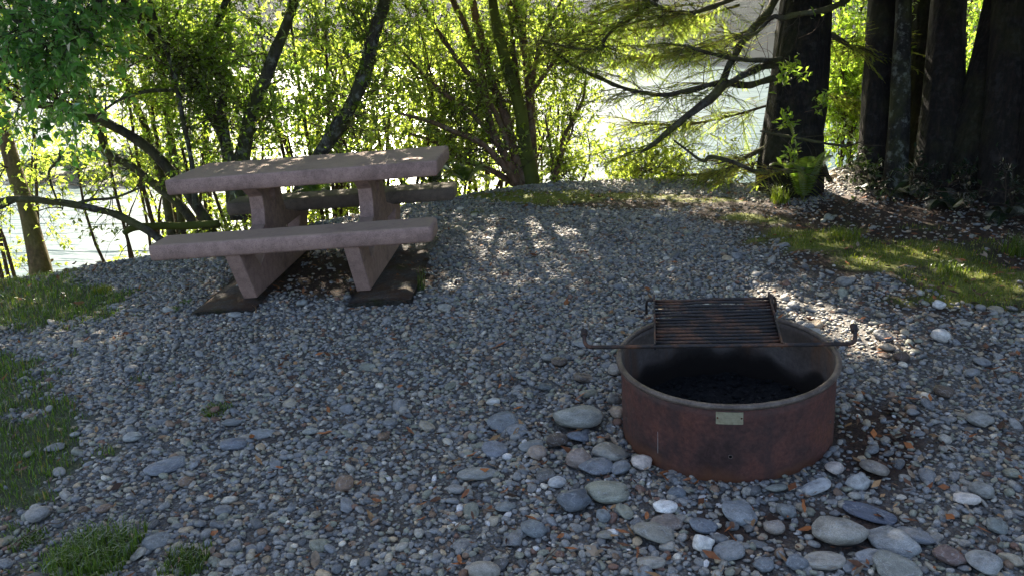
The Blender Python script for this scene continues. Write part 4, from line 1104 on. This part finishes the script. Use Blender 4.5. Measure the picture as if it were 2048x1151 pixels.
s4 = stem([(392, 420, 7.6, 6), (384, 330, 7.6, 5), (362, 220, 7.6, 4.8), (346, 140, 7.6, 4.6), (318, 60, 7.6, 4.4), (300, 0, 7.55, 4), (280, -120, 7.5, 2)], MB_MAPLE, t)
s5 = stem([(400, 168, 8.05, 5), (370, 180, 7.8, 4), (300, 182, 7.7, 3.6), (240, 200, 7.6, 3), (190, 235, 7.5, 2)], MB_MAPLE, t, 'branch')
for s, n in ((s1, 80), (s2, 90), (s3, 60), (s4, 36)): grow(tw, lv, s, .15, .62, n, .75, (.058, .55), MAPLE, twigs=9, bias=(0, .45, 0))
canopy(lv, (-3.0, 7.3, 3.8), (2.5, 1.3, 2.1), 34000, .10, .6, MAPLE)
canopy(lv, (-2.9, 10.9, 4.0), (2.2, .9, 1.3), 9000, .10, .6, MAPLE, 90, above=3.0)  # extra crown layer out of view, added behind to shade the ground
finish(t, tw, lv, ML)

b0 = at(592, 420, 7.8); t = tree('leaning_tree', 'single dark trunk leaning towards the fire ring side, rising behind the table', 'tree', b0)
tw, lv = Acc(), Leaves()
s1 = stem([(585, 430, 7.85, 17), (607, 375, 7.8, 15), (640, 312, 7.7, 14), (664, 272, 7.6, 14), (700, 215, 7.55, 13.5), (728, 150, 7.5, 13), (746, 80, 7.45, 12.5), (769, 0, 7.4, 12), (790, -150, 7.35, 9), (800, -420, 7.3, 6), (790, -800, 7.2, 2)], MB_MAPLE, t, 'trunk')
grow(tw, lv, s1, .25, .62, 90, .75, (.06, .5), (.05, .085, .018), twigs=9, bias=(0, .4, 0))
canopy(lv, (-1.3, 7.2, 3.7), (1.9, 1.3, 2.0), 24000, .10, .55, MAPLE)
finish(t, tw, lv, ML)

# ------------------------------------------------------------------ tree of long leaning limbs (left)
b0 = at(415, 470, 7.6); t = tree('riverside_tree', 'tree with long low limbs reaching out over the water beside the table', 'tree', b0)
tw, lv = Acc(), Leaves()
L1 = stem([(425, 470, 7.9, 11), (400, 420, 7.9, 11), (345, 347, 7.9, 10.5), (290, 292, 7.8, 10), (222, 250, 7.7, 10), (150, 223, 7.6, 9), (98, 212, 7.5, 8), (40, 203, 7.4, 7), (8, 172, 7.3, 6), (-60, 60, 7.2, 5), (-140, -150, 7.1, 3)], MB_LIMB, t, 'branch')
L2 = stem([(405, 470, 8.1, 9), (360, 410, 8.2, 9), (310, 370, 8.3, 8.5), (262, 333, 8.3, 8), (214, 306, 8.25, 7.5), (203, 275, 8.2, 6.5), (190, 250, 8.1, 5), (150, 190, 8.0, 3)], MB_LIMB, t, 'branch')
L3 = stem([(160, 226, 7.6, 6), (128, 205, 7.6, 5.5), (92, 192, 7.5, 5), (20, 168, 7.4, 4), (-60, 120, 7.3, 2)], MB_LIMB, t, 'branch')
L4 = stem([(345, 480, 8.6, 9), (330, 380, 8.8, 8), (310, 310, 8.9, 7.5), (285, 240, 9.0, 7), (245, 150, 9.0, 6), (205, 70, 9., 5), (180, -30, 9., 4), (160, -200, 9., 2)], MB_LIMB, t, 'branch')
L5 = stem([(365, 470, 8.6, 8), (352, 360, 8.8, 8), (340, 260, 8.9, 7.5), (330, 180, 9.0, 7), (322, 90, 9.0, 6), (310, 0, 9., 5), (300, -150, 9., 2)], MB_LIMB, t, 'branch')
L6 = stem([(120, 300, 7.5, 2), (118, 320, 7.5, 3), (98, 345, 7.5, 2.6), (110, 390, 7.5, 2), (125, 420, 7.5, 1)], MB_LIMB, t, 'branch')
for s, n, u in ((L1, 46, .5), (L2, 16, .3), (L3, 22, .5), (L4, 70, .4), (L5, 70, .4)): grow(tw, lv, s, .35 if s is L1 else .3, 1., n, .55, (.055, .5), (.075, .115, .02), up=u, twigs=7)
grow(tw, lv, L6, 0, 1, 5, .4, (.05, .5), BAY, lpt=4)
canopy(lv, (-4.8, 7.2, 3.6), (2.1, 1.4, 2.0), 24000, .10, .55, MAPLE)
finish(t, tw, lv, ML)

b0 = at(350, 500, 6.9); t = tree('arching_sapling', 'bare arching stem curving low over the water beside the bench', 'sapling', b0)
tw, lv = Acc(), Leaves()
s1 = stem([(350, 500, 6.9, 8), (318, 478, 6.9, 8), (290, 458, 6.95, 8), (240, 432, 7.0, 7.5), (180, 415, 7.0, 7), (120, 405, 7.0, 7), (55, 399, 7.0, 6.5), (0, 402, 7.0, 6), (-70, 430, 7., 4)], MB_LIMB, t, 'trunk')
s2 = stem([(30, 400, 7., 5), (0, 415, 6.95, 4.5), (-40, 428, 6.9, 3)], MB_LIMB, t, 'branch')
s3 = stem([(150, 409, 7., 3.5), (180, 400, 7.0, 3), (230, 395, 7.0, 2.5), (290, 372, 7.0, 2)], MB_LIMB, t, 'branch')
grow(tw, lv, s1, .3, 1., 12, .3, (.045, .5), BAY, twigs=4, lpt=5); grow(tw, lv, s3, .1, 1., 10, .3, (.05, .5), BAY, twigs=5, lpt=6)
finish(t, tw, lv, ML)

b0 = at(380, 455, 7.4); t = tag(empty('fallen_branch', tuple(b0)), 'broken dead branch lying on the crest behind the bench end', 'branch')
stem([(248, 466, 7.2, 6), (270, 455, 7.2, 7), (310, 452, 7.3, 7.5), (370, 452, 7.4, 8), (440, 448, 7.5, 9)], MB_MOSS, t, 'limb')
finish(t, Acc(), Leaves(), ML)

b0 = at(85, 560, 8.8); t = tree('riverbank_tree', 'sunlit brown trunk standing alone on the bank by the water', 'tree', b0)
tw, lv = Acc(), Leaves()
s1 = stem([(92, 620, 8.8, 24), (80, 530, 8.8, 20), (62, 450, 8.8, 17), (45, 390, 8.8, 16), (28, 340, 8.8, 15.5), (5, 250, 8.8, 14), (-20, 120, 8.8, 12), (-45, -100, 8.8, 10), (-60, -420, 8.8, 5)], MB_DRY, t, 'trunk', 14, .12)
grow(tw, lv, s1, .35, .95, 36, .8, (.055, .5), BAY, up=.1)
canopy(lv, (-6.3, 8.0, 3.3), (1.7, 1.5, 2.0), 16000, .10, .55, MAPLE)
canopy(lv, (-5.6, 10.6, 3.9), (1.6, .9, 1.3), 6000, .10, .55, MAPLE, 90, above=3.0)  # out-of-view back crown added for ground shade
finish(t, tw, lv, ML)

# overhanging tree whose leaves fill the upper corner
W = [(-5.2, 5.6, -.5, .13), (-5.1, 5.65, 1.0, .11), (-4.8, 5.8, 2.4, .09), (-4.3, 6.0, 3.8, .06), (-3.9, 6.2, 5.2, .02)]
t = tree('overhanging_tree', 'tree with big blue green leaves hanging into the upper corner over the lawn', 'tree', W[0][:3])
tw, lv = Acc(), Leaves(); C = raw_stem(W, MB_MAPLE, t)
br = []
for a in ([(-40, -90, 6.1, 9), (40, -20, 6.0, 7), (130, 30, 5.9, 5), (150, 50, 5.8, 3), (190, 70, 5.8, 1.5)], [(-60, -20, 6.2, 8), (20, 30, 6.0, 6), (75, 75, 5.9, 4), (130, 110, 5.9, 1.5)], [(60, -120, 6.1, 7), (120, -50, 6., 5), (160, -20, 5.9, 4), (205, 5, 5.9, 1.5)], [(-80, 40, 6.2, 7), (-20, 100, 6., 5), (60, 160, 6., 3), (130, 190, 6., 1)]):
    br.append(stem(a, MB_MAPLE, t, 'branch', 7))
for s in br: grow(tw, lv, s, .0, 1., 22, .38, (.072, .62), SHADE, up=-.1, twigs=9, lpt=9)
canopy(lv, (-4.6, 6.2, 3.6), (1.9, 1.4, 1.5), 12000, .11, .6, MAPLE)
finish(t, tw, lv, ML)

# ------------------------------------------------------------------ multi-stemmed bay tree
b0 = at(1062, 365, 8.6); t = tree('bay_tree', 'fan of slender reddish stems rising from one mossy base, right of the table', 'tree', b0)
t['label'] = 'fan of slender reddish stems rising from one mossy base between table and redwood'
tw, lv = Acc(), Leaves(); st = []
st.append(stem([(1068, 400, 8.6, 22), (1062, 350, 8.6, 17), (1050, 290, 8.6, 15), (1041, 220, 8.6, 13), (1023, 165, 8.55, 12), (1002, 90, 8.5, 11), (985, 0, 8.45, 10), (972, -150, 8.4, 8), (940, -420, 8.4, 5), (900, -800, 8.3, 2)], MB_MOSS, t))
for a in ([(1052, 385, 8.6, 11), (1036, 330, 8.6, 10), (1012, 240, 8.65, 9), (987, 170, 8.7, 8.5), (966, 90, 8.7, 8), (945, 0, 8.7, 7), (920, -150, 8.7, 5), (880, -380, 8.7, 2)],
          [(1045, 380, 8.55, 9), (1016, 322, 8.5, 8.5), (986, 265, 8.5, 8), (975, 220, 8.5, 7.5), (960, 130, 8.5, 7), (935, 60, 8.45, 6.5), (905, 0, 8.4, 6), (860, -120, 8.3, 3)],
          [(1066, 380, 8.7, 11), (1064, 290, 8.7, 10), (1060, 200, 8.7, 9), (1053, 120, 8.7, 8.5), (1042, 60, 8.7, 8), (1030, 0, 8.7, 7.5), (1015, -200, 8.7, 5), (1010, -500, 8.7, 2)],
          [(1040, 375, 8.5, 7), (1005, 330, 8.4, 6.5), (960, 285, 8.3, 6), (905, 262, 8.2, 5), (850, 240, 8.1, 4), (790, 225, 8.0, 2)],
          [(1035, 372, 8.6, 7), (990, 345, 8.6, 6), (930, 320, 8.6, 5), (870, 285, 8.6, 4), (800, 262, 8.6, 2)],
          [(1062, 190, 8.6, 5), (1072, 120, 8.5, 4.5), (1088, 70, 8.5, 4), (1112, 25, 8.5, 3.5), (1150, -60, 8.5, 2)],
          [(1056, 200, 8.5, 4.5), (1085, 155, 8.4, 4), (1130, 95, 8.3, 3), (1175, 55, 8.3, 2), (1230, 10, 8.2, 1)],
          [(1046, 250, 8.6, 6), (1035, 160, 8.7, 5.5), (1025, 80, 8.7, 5), (1018, 0, 8.7, 4.5), (1010, -150, 8.7, 2)],
          [(1020, 300, 8.5, 6), (985, 215, 8.5, 5.5), (930, 140, 8.4, 5), (880, 70, 8.3, 4.5), (840, 0, 8.2, 3.5), (800, -90, 8.2, 1.5)],
          [(1010, 310, 8.5, 5), (950, 235, 8.4, 4.5), (880, 180, 8.3, 4), (820, 120, 8.2, 3), (760, 50, 8.1, 1.5)]):
    st.append(stem(a, MB_BAY, t, 'stem', 8))
for k, s in enumerate(st): grow(tw, lv, s, .2 if k else .25, .72, 34 if k in (6, 7) else 36, .62, (.062, .36), BAY, twigs=9, bias=(-.2, .6, 0) if k not in (6, 7) else (.15, .3, 0))
canopy(lv, (.3, 7.5, 3.8), (2.3, 1.3, 2.0), 32000, .10, .45, BAY)
canopy(lv, (.3, 11.0, 4.0), (2.2, .9, 1.3), 9000, .10, .5, BAY, 90, above=3.0)  # unseen back layer added to shade the crest
finish(t, tw, lv, ML)

b0 = at(1110, 360, 8.4); t = tree('sapling', 'thin pale sapling standing just beside the fan of reddish stems', 'sapling', b0)
tw, lv = Acc(), Leaves(); st = []
for a in ([(1110, 375, 8.4, 5), (1104, 320, 8.4, 4), (1098, 275, 8.4, 3), (1090, 230, 8.4, 1.5)], [(1108, 372, 8.4, 6), (1122, 310, 8.4, 5), (1130, 270, 8.4, 4.5), (1155, 225, 8.4, 4), (1168, 190, 8.4, 3), (1172, 150, 8.4, 1.5)], [(1125, 300, 8.4, 3), (1145, 260, 8.35, 2.4), (1140, 215, 8.3, 1.5)]):
    st.append(stem(a, MB_BAY, t, 'stem', 6))
for s in st: grow(tw, lv, s, .2, 1., 11, .38, (.058, .42), (.095, .14, .025), twigs=7, lpt=8)
finish(t, tw, lv, ML)

# ------------------------------------------------------------------ conifer sprays
def spray(acc, P, d, L, base, nseg=9):
    """flat drooping frond of needles"""
    s = np.linspace(0, 1, nseg); side = nrm(np.cross(d, [0, 0, 1.]) + rand_unit() * .3); dr = .02 + .2 * rng.random()
    C = P + np.outer(s * L, d) - np.outer(dr * L * s ** 2 * .5, [0, 0, 1.]); tube(acc, C, np.linspace(.0016, .0007, nseg), 3, (.09, .07, .03))
    m = max(8, int(L / .0085)); ss = .06 + .94 * (np.arange(m) / m); pc = np.stack([np.interp(ss, s, C[:, j]) for j in range(3)], 1); tg = nrm(np.gradient(pc, axis=0))
    for sg in (-1, 1):
        l = .0165 * (.7 + .5 * rng.random(m)) * (1 - .45 * ss); e = pc + (side * sg * .85 + tg * .5 + rng.normal(size=(m, 3)) * .12) * l[:, None]
        w = .003; V = np.stack([pc - tg * w, pc + tg * w, e], 1).reshape(-1, 3)
        acc.add(V, np.arange(3 * m).reshape(-1, 3), None, np.repeat(leafcol(m, base, .3, .5), 3, 0))
def fir_limb(acc, tw, C, t0, t1, n, L, base, bias):
    """flat feathery side branches: a rib with sprays to both sides"""
    P = C[:, :3]; m = len(P)
    for _ in range(n):
        q = t0 + (t1 - t0) * rng.random(); k = min(int(q * (m - 1)), m - 2); b = P[k] + (P[k + 1] - P[k]) * rng.random(); Tn = nrm(P[k + 1] - P[k])
        rd = rand_unit(); rd[2] *= .35
        d = nrm(Tn * .25 + rd + np.array(bias)); ln = L * (.5 + .7 * rng.random()); K = 7; pts = [b]
        for j in range(K - 1): d = nrm(d + rand_unit() * .10 + np.array([0, 0, -.06])); pts.append(pts[-1] + d * ln / (K - 1))
        pts = np.array(pts); tube(tw, pts, np.linspace(.004, .0012, K), 4, (.06, .045, .03))
        side = nrm(np.cross(d, [0, 0, 1.]) + rand_unit() * .25); ns = max(4, int(ln / .045))
        for a in np.linspace(.12, 1., ns):
            kk = min(int(a * (K - 1)), K - 2); ff = a * (K - 1) - kk; pp = pts[kk] + (pts[kk + 1] - pts[kk]) * ff; tg = nrm(pts[kk + 1] - pts[kk])
            for sg in (-1, 1):
                if rng.random() < .08: continue
                dd = nrm(tg * .75 + side * sg * .85 + rand_unit() * .22 + np.array([0, 0, -.08]))
                spray(acc, pp, dd, (.07 + .15 * (1 - a) ** .6) * (.7 + .5 * rng.random()), base, 4)
        spray(acc, pts[-1], nrm(pts[-1] - pts[-2]), .08, base, 4)

b0 = at(1572, 420, 7.2); t = tree('redwood_tree', 'big dark redwood trunk with mossy limbs reaching over the river', 'tree', b0)
tw, lv, nd = Acc(), Leaves(), Acc()
s1 = stem([(1570, 470, 7.25, 84), (1574, 400, 7.2, 68), (1580, 320, 7.2, 63), (1592, 200, 7.2, 58), (1604, 90, 7.2, 54), (1613, 0, 7.2, 51), (1640, -250, 7.2, 45), (1680, -700, 7.2, 36), (1720, -1100, 7.2, 20)], MB_RED, t, 'trunk', 96, .04, 120, .055)
lim = []
for a in ([(1560, 155, 7.1, 7), (1541, 158, 7.0, 7), (1494, 170, 6.95, 6.5), (1436, 167, 6.9, 6), (1384, 180, 6.9, 5.5), (1330, 190, 7.0, 5), (1260, 180, 7.2, 4), (1190, 152, 7.4, 4), (1130, 120, 7.6, 3), (1085, 80, 7.7, 1.5)],
          [(1580, -60, 7.1, 8), (1546, 8, 6.9, 8), (1503, 62, 6.8, 8), (1464, 118, 6.75, 7.5), (1440, 178, 6.7, 9), (1395, 217, 6.7, 7.5), (1346, 256, 6.7, 6), (1308, 288, 6.7, 4), (1280, 306, 6.7, 1.5)],
          [(1560, 122, 7.1, 8), (1541, 128, 6.95, 8), (1494, 147, 6.8, 7.5), (1445, 176, 6.72, 6)],
          [(1560, 120, 7.05, 5), (1530, 121, 6.8, 4.5), (1465, 117, 6.7, 4), (1403, 102, 6.7, 3.4), (1370, 90, 6.7, 2)],
          [(1660, 362, 7.0, 5), (1643, 330, 6.7, 6), (1611, 335, 6.6, 6), (1567, 343, 6.6, 5), (1512, 343, 6.6, 4.4), (1468, 325, 6.6, 4), (1421, 314, 6.65, 3.6), (1403, 321, 6.7, 3), (1348, 281, 6.8, 2)],
          [(1700, -5, 6.9, 6), (1658, 18, 6.6, 6), (1600, 28, 6.5, 5.5), (1567, 36, 6.5, 5), (1545, 35, 6.5, 4.5), (1512, 66, 6.5, 3.5), (1470, 80, 6.5, 2)],
          [(1520, 262, 6.7, 2), (1582, 274, 6.6, 2.6), (1640, 285, 6.6, 2.6), (1691, 292, 6.7, 2.2), (1724, 283, 6.8, 1.2)],
          [(1420, -120, 7.2, 7), (1370, -60, 7.2, 6), (1312, 0, 7.2, 4.6), (1275, 27, 7.2, 4.2), (1226, 60, 7.2, 3.5), (1208, 82, 7.2, 3.2), (1202, 98, 7.2, 2.8), (1150, 97, 7.2, 2.5), (1110, 88, 7.3, 1.5)],
          [(1560, -60, 7.2, 6), (1480, -10, 7.1, 5), (1400, 22, 7.1, 4.4), (1350, 25, 7.1, 4), (1310, 8, 7.1, 3), (1260, -20, 7.2, 2)],
          [(1540, 290, 7.1, 6), (1500, 310, 7.3, 5), (1460, 335, 7.4, 4), (1430, 350, 7.5, 2)],
          [(1640, 60, 7.1, 6), (1680, 80, 7.2, 5), (1715, 100, 7.4, 4), (1760, 110, 7.6, 2)]):
    lim.append(stem(a, MB_LIMB, t, 'branch', 9, .4, len(a) * 9)); C_ = lim[-1]
    for _ in range(16):      # bare dead side twigs
        k_ = int(rng.integers(3, len(C_) - 1)); d_ = nrm(rand_unit() + nrm(C_[k_, :3] - C_[k_ - 1, :3]) * .7); pts_ = [C_[k_, :3]]
        for _j in range(5): d_ = nrm(d_ + rand_unit() * .35); pts_.append(pts_[-1] + d_ * (.03 + .05 * rng.random()))
        tube(tw, np.array(pts_), np.linspace(.004, .001, 6), 4, (.06, .045, .03))
for k, n, L, bi in ((0, 46, .55, (-.3, .3, .05)), (1, 22, .5, (-.2, .4, 0)), (3, 24, .5, (-.4, .2, 0)), (4, 20, .4, (-.3, .2, 0)), (7, 56, .55, (-.2, .2, 0)), (8, 56, .55, (-.3, .2, 0)), (9, 24, .5, (-.3, .4, 0)), (10, 36, .5, (.3, .4, 0))):
    fir_limb(nd, tw, lim[k], .25, 1., n, L, FIR, bi)
# hanging sprays behind, on the river side
for a, n in (([(1500, 60, 8.2, 3), (1420, 90, 8.4, 2.5), (1330, 110, 8.6, 3), (1240, 120, 8.8, 2)], 20), ([(1540, 210, 8.0, 3), (1450, 235, 8.3, 2.5), (1360, 250, 8.5, 3), (1260, 245, 8.7, 2)], 20), ([(1530, 320, 7.9, 3), (1440, 345, 8.1, 2.5), (1350, 350, 8.3, 3), (1290, 340, 8.4, 2)], 14), ([(1480, 10, 8.6, 3), (1380, 40, 8.8, 2.5), (1260, 60, 9.0, 3), (1180, 60, 9.1, 2)], 20), ([(1620, 180, 7.8, 5), (1680, 200, 8.2, 4), (1740, 230, 8.6, 2)], 12)):
    s = stem(a, MB_LIMB, t, 'branch', 6); fir_limb(nd, tw, s, .05, 1., int(n * 3), .55, FIR, (-.25, .15, 0))
# leaf shoots in front of the trunk
for u, v, d in ((1580, 140, 6.5), (1600, 150, 6.5), (1640, 215, 6.5), (1628, 62, 6.45), (1570, 252, 6.5), (1575, 320, 6.55), (1560, 165, 6.5)):
    p0 = at(u, v, d); p1 = p0 + np.array([.02, -.05, .10]); C = catmull(np.array([p0 + np.array([-.05, .2, -.06]), p0, p1]), 8); tube(tw, C, np.linspace(.003, .0015, 8), 4, (.10, .06, .04))
    c = 44; lv.add(C[rng.integers(3, 8, c)] + rng.normal(size=(c, 3)) * .03, rng.normal(size=(c, 3)) + np.array([0, 0, .5]), .065 * (.6 + .6 * rng.random(c)), .028 * (.8 + .4 * rng.random(c)), leafcol(c, (.07, .12, .02)))
nd.obj('needle_sprays', ML_NEEDLE, t, smooth=False)
canopy(lv, (2.4, 6.9, 3.8), (2.0, 1.2, 2.1), 30000, .10, .3, (.05, .08, .02))
canopy(lv, (2.9, 10.6, 4.0), (2.0, .9, 1.3), 8000, .10, .4, (.05, .08, .02), 90, above=3.0)  # unseen rear crown put in to keep sun off the ground
finish(t, tw, lv, ML)

# ------------------------------------------------------------------ dark trunks at the right
TR = [([(1735, 430, 7.3, 62), (1748, 385, 7.3, 44), (1754, 300, 7.3, 36), (1757, 200, 7.3, 33), (1767, 0, 7.3, 28), (1790, -400, 7.3, 24), (1820, -900, 7.3, 12)], 'dark trunk with a flared mossy foot, first of the clump beside the big redwood'),
      ([(1786, 420, 7.0, 34), (1790, 370, 7.0, 25), (1798, 250, 7.0, 20), (1803, 120, 7.0, 17), (1808, 0, 7.0, 15), (1820, -400, 7.0, 12), (1830, -800, 7.0, 6)], 'slim lichen-flecked trunk in the dark clump'),
      ([(1838, 420, 7.8, 48), (1842, 380, 7.8, 40), (1846, 200, 7.8, 35), (1852, 0, 7.8, 32), (1870, -500, 7.8, 24), (1890, -900, 7.8, 12)], 'black trunk set back behind the slim one'),
      ([(1862, 430, 7.2, 60), (1870, 385, 7.2, 47), (1882, 250, 7.2, 42), (1890, 120, 7.2, 37), (1898, 0, 7.2, 33), (1925, -400, 7.2, 27), (1960, -900, 7.2, 12)], 'thick middle trunk of the dark clump, greenish with moss'),
      ([(1918, 440, 7.0, 52), (1930, 390, 7.0, 44), (1950, 270, 7.0, 38), (1972, 150, 7.0, 35), (2005, 0, 7.0, 33), (2080, -350, 7.0, 26), (2160, -800, 7.0, 12)], 'leaning trunk with a sunlit edge in the dark clump'),
      ([(1992, 450, 6.7, 54), (1998, 400, 6.7, 46), (2010, 200, 6.7, 38), (2022, 0, 6.7, 33), (2050, -400, 6.7, 26), (2080, -900, 6.7, 12)], 'dark trunk just beyond the leaning one'),
      ([(2078, 470, 6.5, 62), (2080, 420, 6.5, 52), (2092, 200, 6.5, 46), (2105, 0, 6.5, 42), (2140, -500, 6.5, 30), (2170, -900, 6.5, 14)], 'dark trunk cut by the edge of the picture')]
for k, (a, lab) in enumerate(TR):
    p = at(a[1][0], a[1][1], a[1][2]); t = tree('redwood_tree', lab, 'tree', p, 'clump of dark redwood trunks')
    tw, lv = Acc(), Leaves()
    s = stem(a, MB_RED if k not in (1,) else MB_SLIM, t, 'trunk', 64, .05, 70, .045 if k != 1 else .02)
    canopy(lv, s[int(len(s) * .72), :3] + (np.array([.3, .2, -.1]) if k < 4 else np.array([.9, -1.2 - .5 * (k - 4), 0.])), (1.7, 1.9, 1.7) if k < 4 else (2.2, 3.0, 1.9), 8000 if k < 4 else 14000, .12, .36, (.03, .055, .018), above=2.3)  # last crowns stretched towards the camera to cut sky light from that side
    if k == 6:   # unseen low boughs added to block side light, leaves in view dropped
        q_ = Leaves(); canopy(q_, (6.6, 4.4, 1.9), (1.4, 3.4, 2.0), 42000, .12, .36, (.03, .055, .018), 60, above=.3)
        p_ = q_.p[0]; ok_ = px_of(p_)[0] > 2120
        lv.add(*[z_[0][ok_] for z_ in (q_.p, q_.d, q_.l, q_.w, q_.c)])
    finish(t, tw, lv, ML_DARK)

# ------------------------------------------------------------------ far bank forest and the island scrub
def clump_mass(pts, hs, name, lab, base, asp=.35, cat='forest'):
    A = Acc(); v, f = ico(2)
    for p, h in zip(pts, hs):
        w = v.copy(); t = (w[:, 2] + 1) / 2
        if rng.random() < .75: w[:, :2] *= (1.15 - t)[:, None] * 1.2
        w = w * (1 + .5 * vn(w[:, 0] * 3 + p[0], w[:, 1] * 3 + w[:, 2] * 5, 3))[:, None]
        w = w * np.array([h * asp, h * asp, h * .5]) + np.array([0, 0, h * .45]) + p
        A.add(w, f, None, np.array(base) * (.6 + .8 * rng.random()))
    return tag(A.obj(name, mat_forest() if 'forest' not in bpy.data.materials else None), lab, cat, kind='stuff')
n = 2200; x = -260 + 520 * rng.random(n); y = 140 + 190 * rng.random(n); z = H(x, y); k = z > WATER + .6
clump_mass(np.stack([x, y, z], 1)[k], 9 + 14 * rng.random(k.sum()), 'far_forest', 'hazy wooded hillside across the river', (.03, .05, .022))
n = 160; x = -25 + 16 * rng.random(n); y = 32 + 5 * rng.random(n); z = H(x, y); k = z > WATER + .15
if k.sum(): clump_mass(np.stack([x, y, z], 1)[k], .25 + .4 * rng.random(k.sum()), 'island_scrub', 'green scrub on the low river bar', (.10, .15, .045), .8, 'scrub')

# ------------------------------------------------------------------ light
w = bpy.data.worlds.new('World'); S.world = w; w.use_nodes = True; nt = w.node_tree
bg = nt.nodes['Background']; sky = nt.nodes.new('ShaderNodeTexSky'); sky.sky_type = 'NISHITA'; sky.sun_disc = False
sky.sun_elevation = SUN_EL; sky.sun_rotation = SUN_AZ; sky.air_density = .8; sky.dust_density = 2.2; sky.ozone_density = .6
nt.links.new(sky.outputs[0], bg.inputs[0]); bg.inputs[1].default_value = .06
sl = bpy.data.lights.new('sun', 'SUN'); sl.energy = 5.0; sl.angle = R(.53); sl.color = (1., .90, .74)
so = bpy.data.objects.new('sun', sl); COL.objects.link(so); so.rotation_euler = Vector(SUN).to_track_quat('Z', 'Y').to_euler(); so.location = (0, 0, 20)

# river air: one box of thin haze round the camera and all that stands here
A = Acc(); box(A, (-420, -60, -7.5), (420, 460, 46)); hz_m, nt, out = mat('river_haze')
pv = N(nt, 'ShaderNodeVolumePrincipled'); pv.inputs['Color'].default_value = (.86, .92, .95, 1); pv.inputs['Density'].default_value = .0004; pv.inputs['Anisotropy'].default_value = .55
link(nt, pv.outputs[0], out.inputs['Volume']); hz_o = A.obj('haze', hz_m, None, False); tag(hz_o, 'thin bright haze hanging over the river', 'haze', kind='stuff')
S.view_settings.view_transform = 'Standard'; S.view_settings.look = 'None'; S.view_settings.exposure = 2.75; S.view_settings.gamma = 1
S.render.engine = 'CYCLES'; cy = S.cycles
cy.max_bounces = 6; cy.diffuse_bounces = 3; cy.glossy_bounces = 3; cy.transmission_bounces = 4; cy.transparent_max_bounces = 6
cy.caustics_reflective = False; cy.caustics_refractive = False; cy.sample_clamp_indirect = 6
cy.use_denoising = True
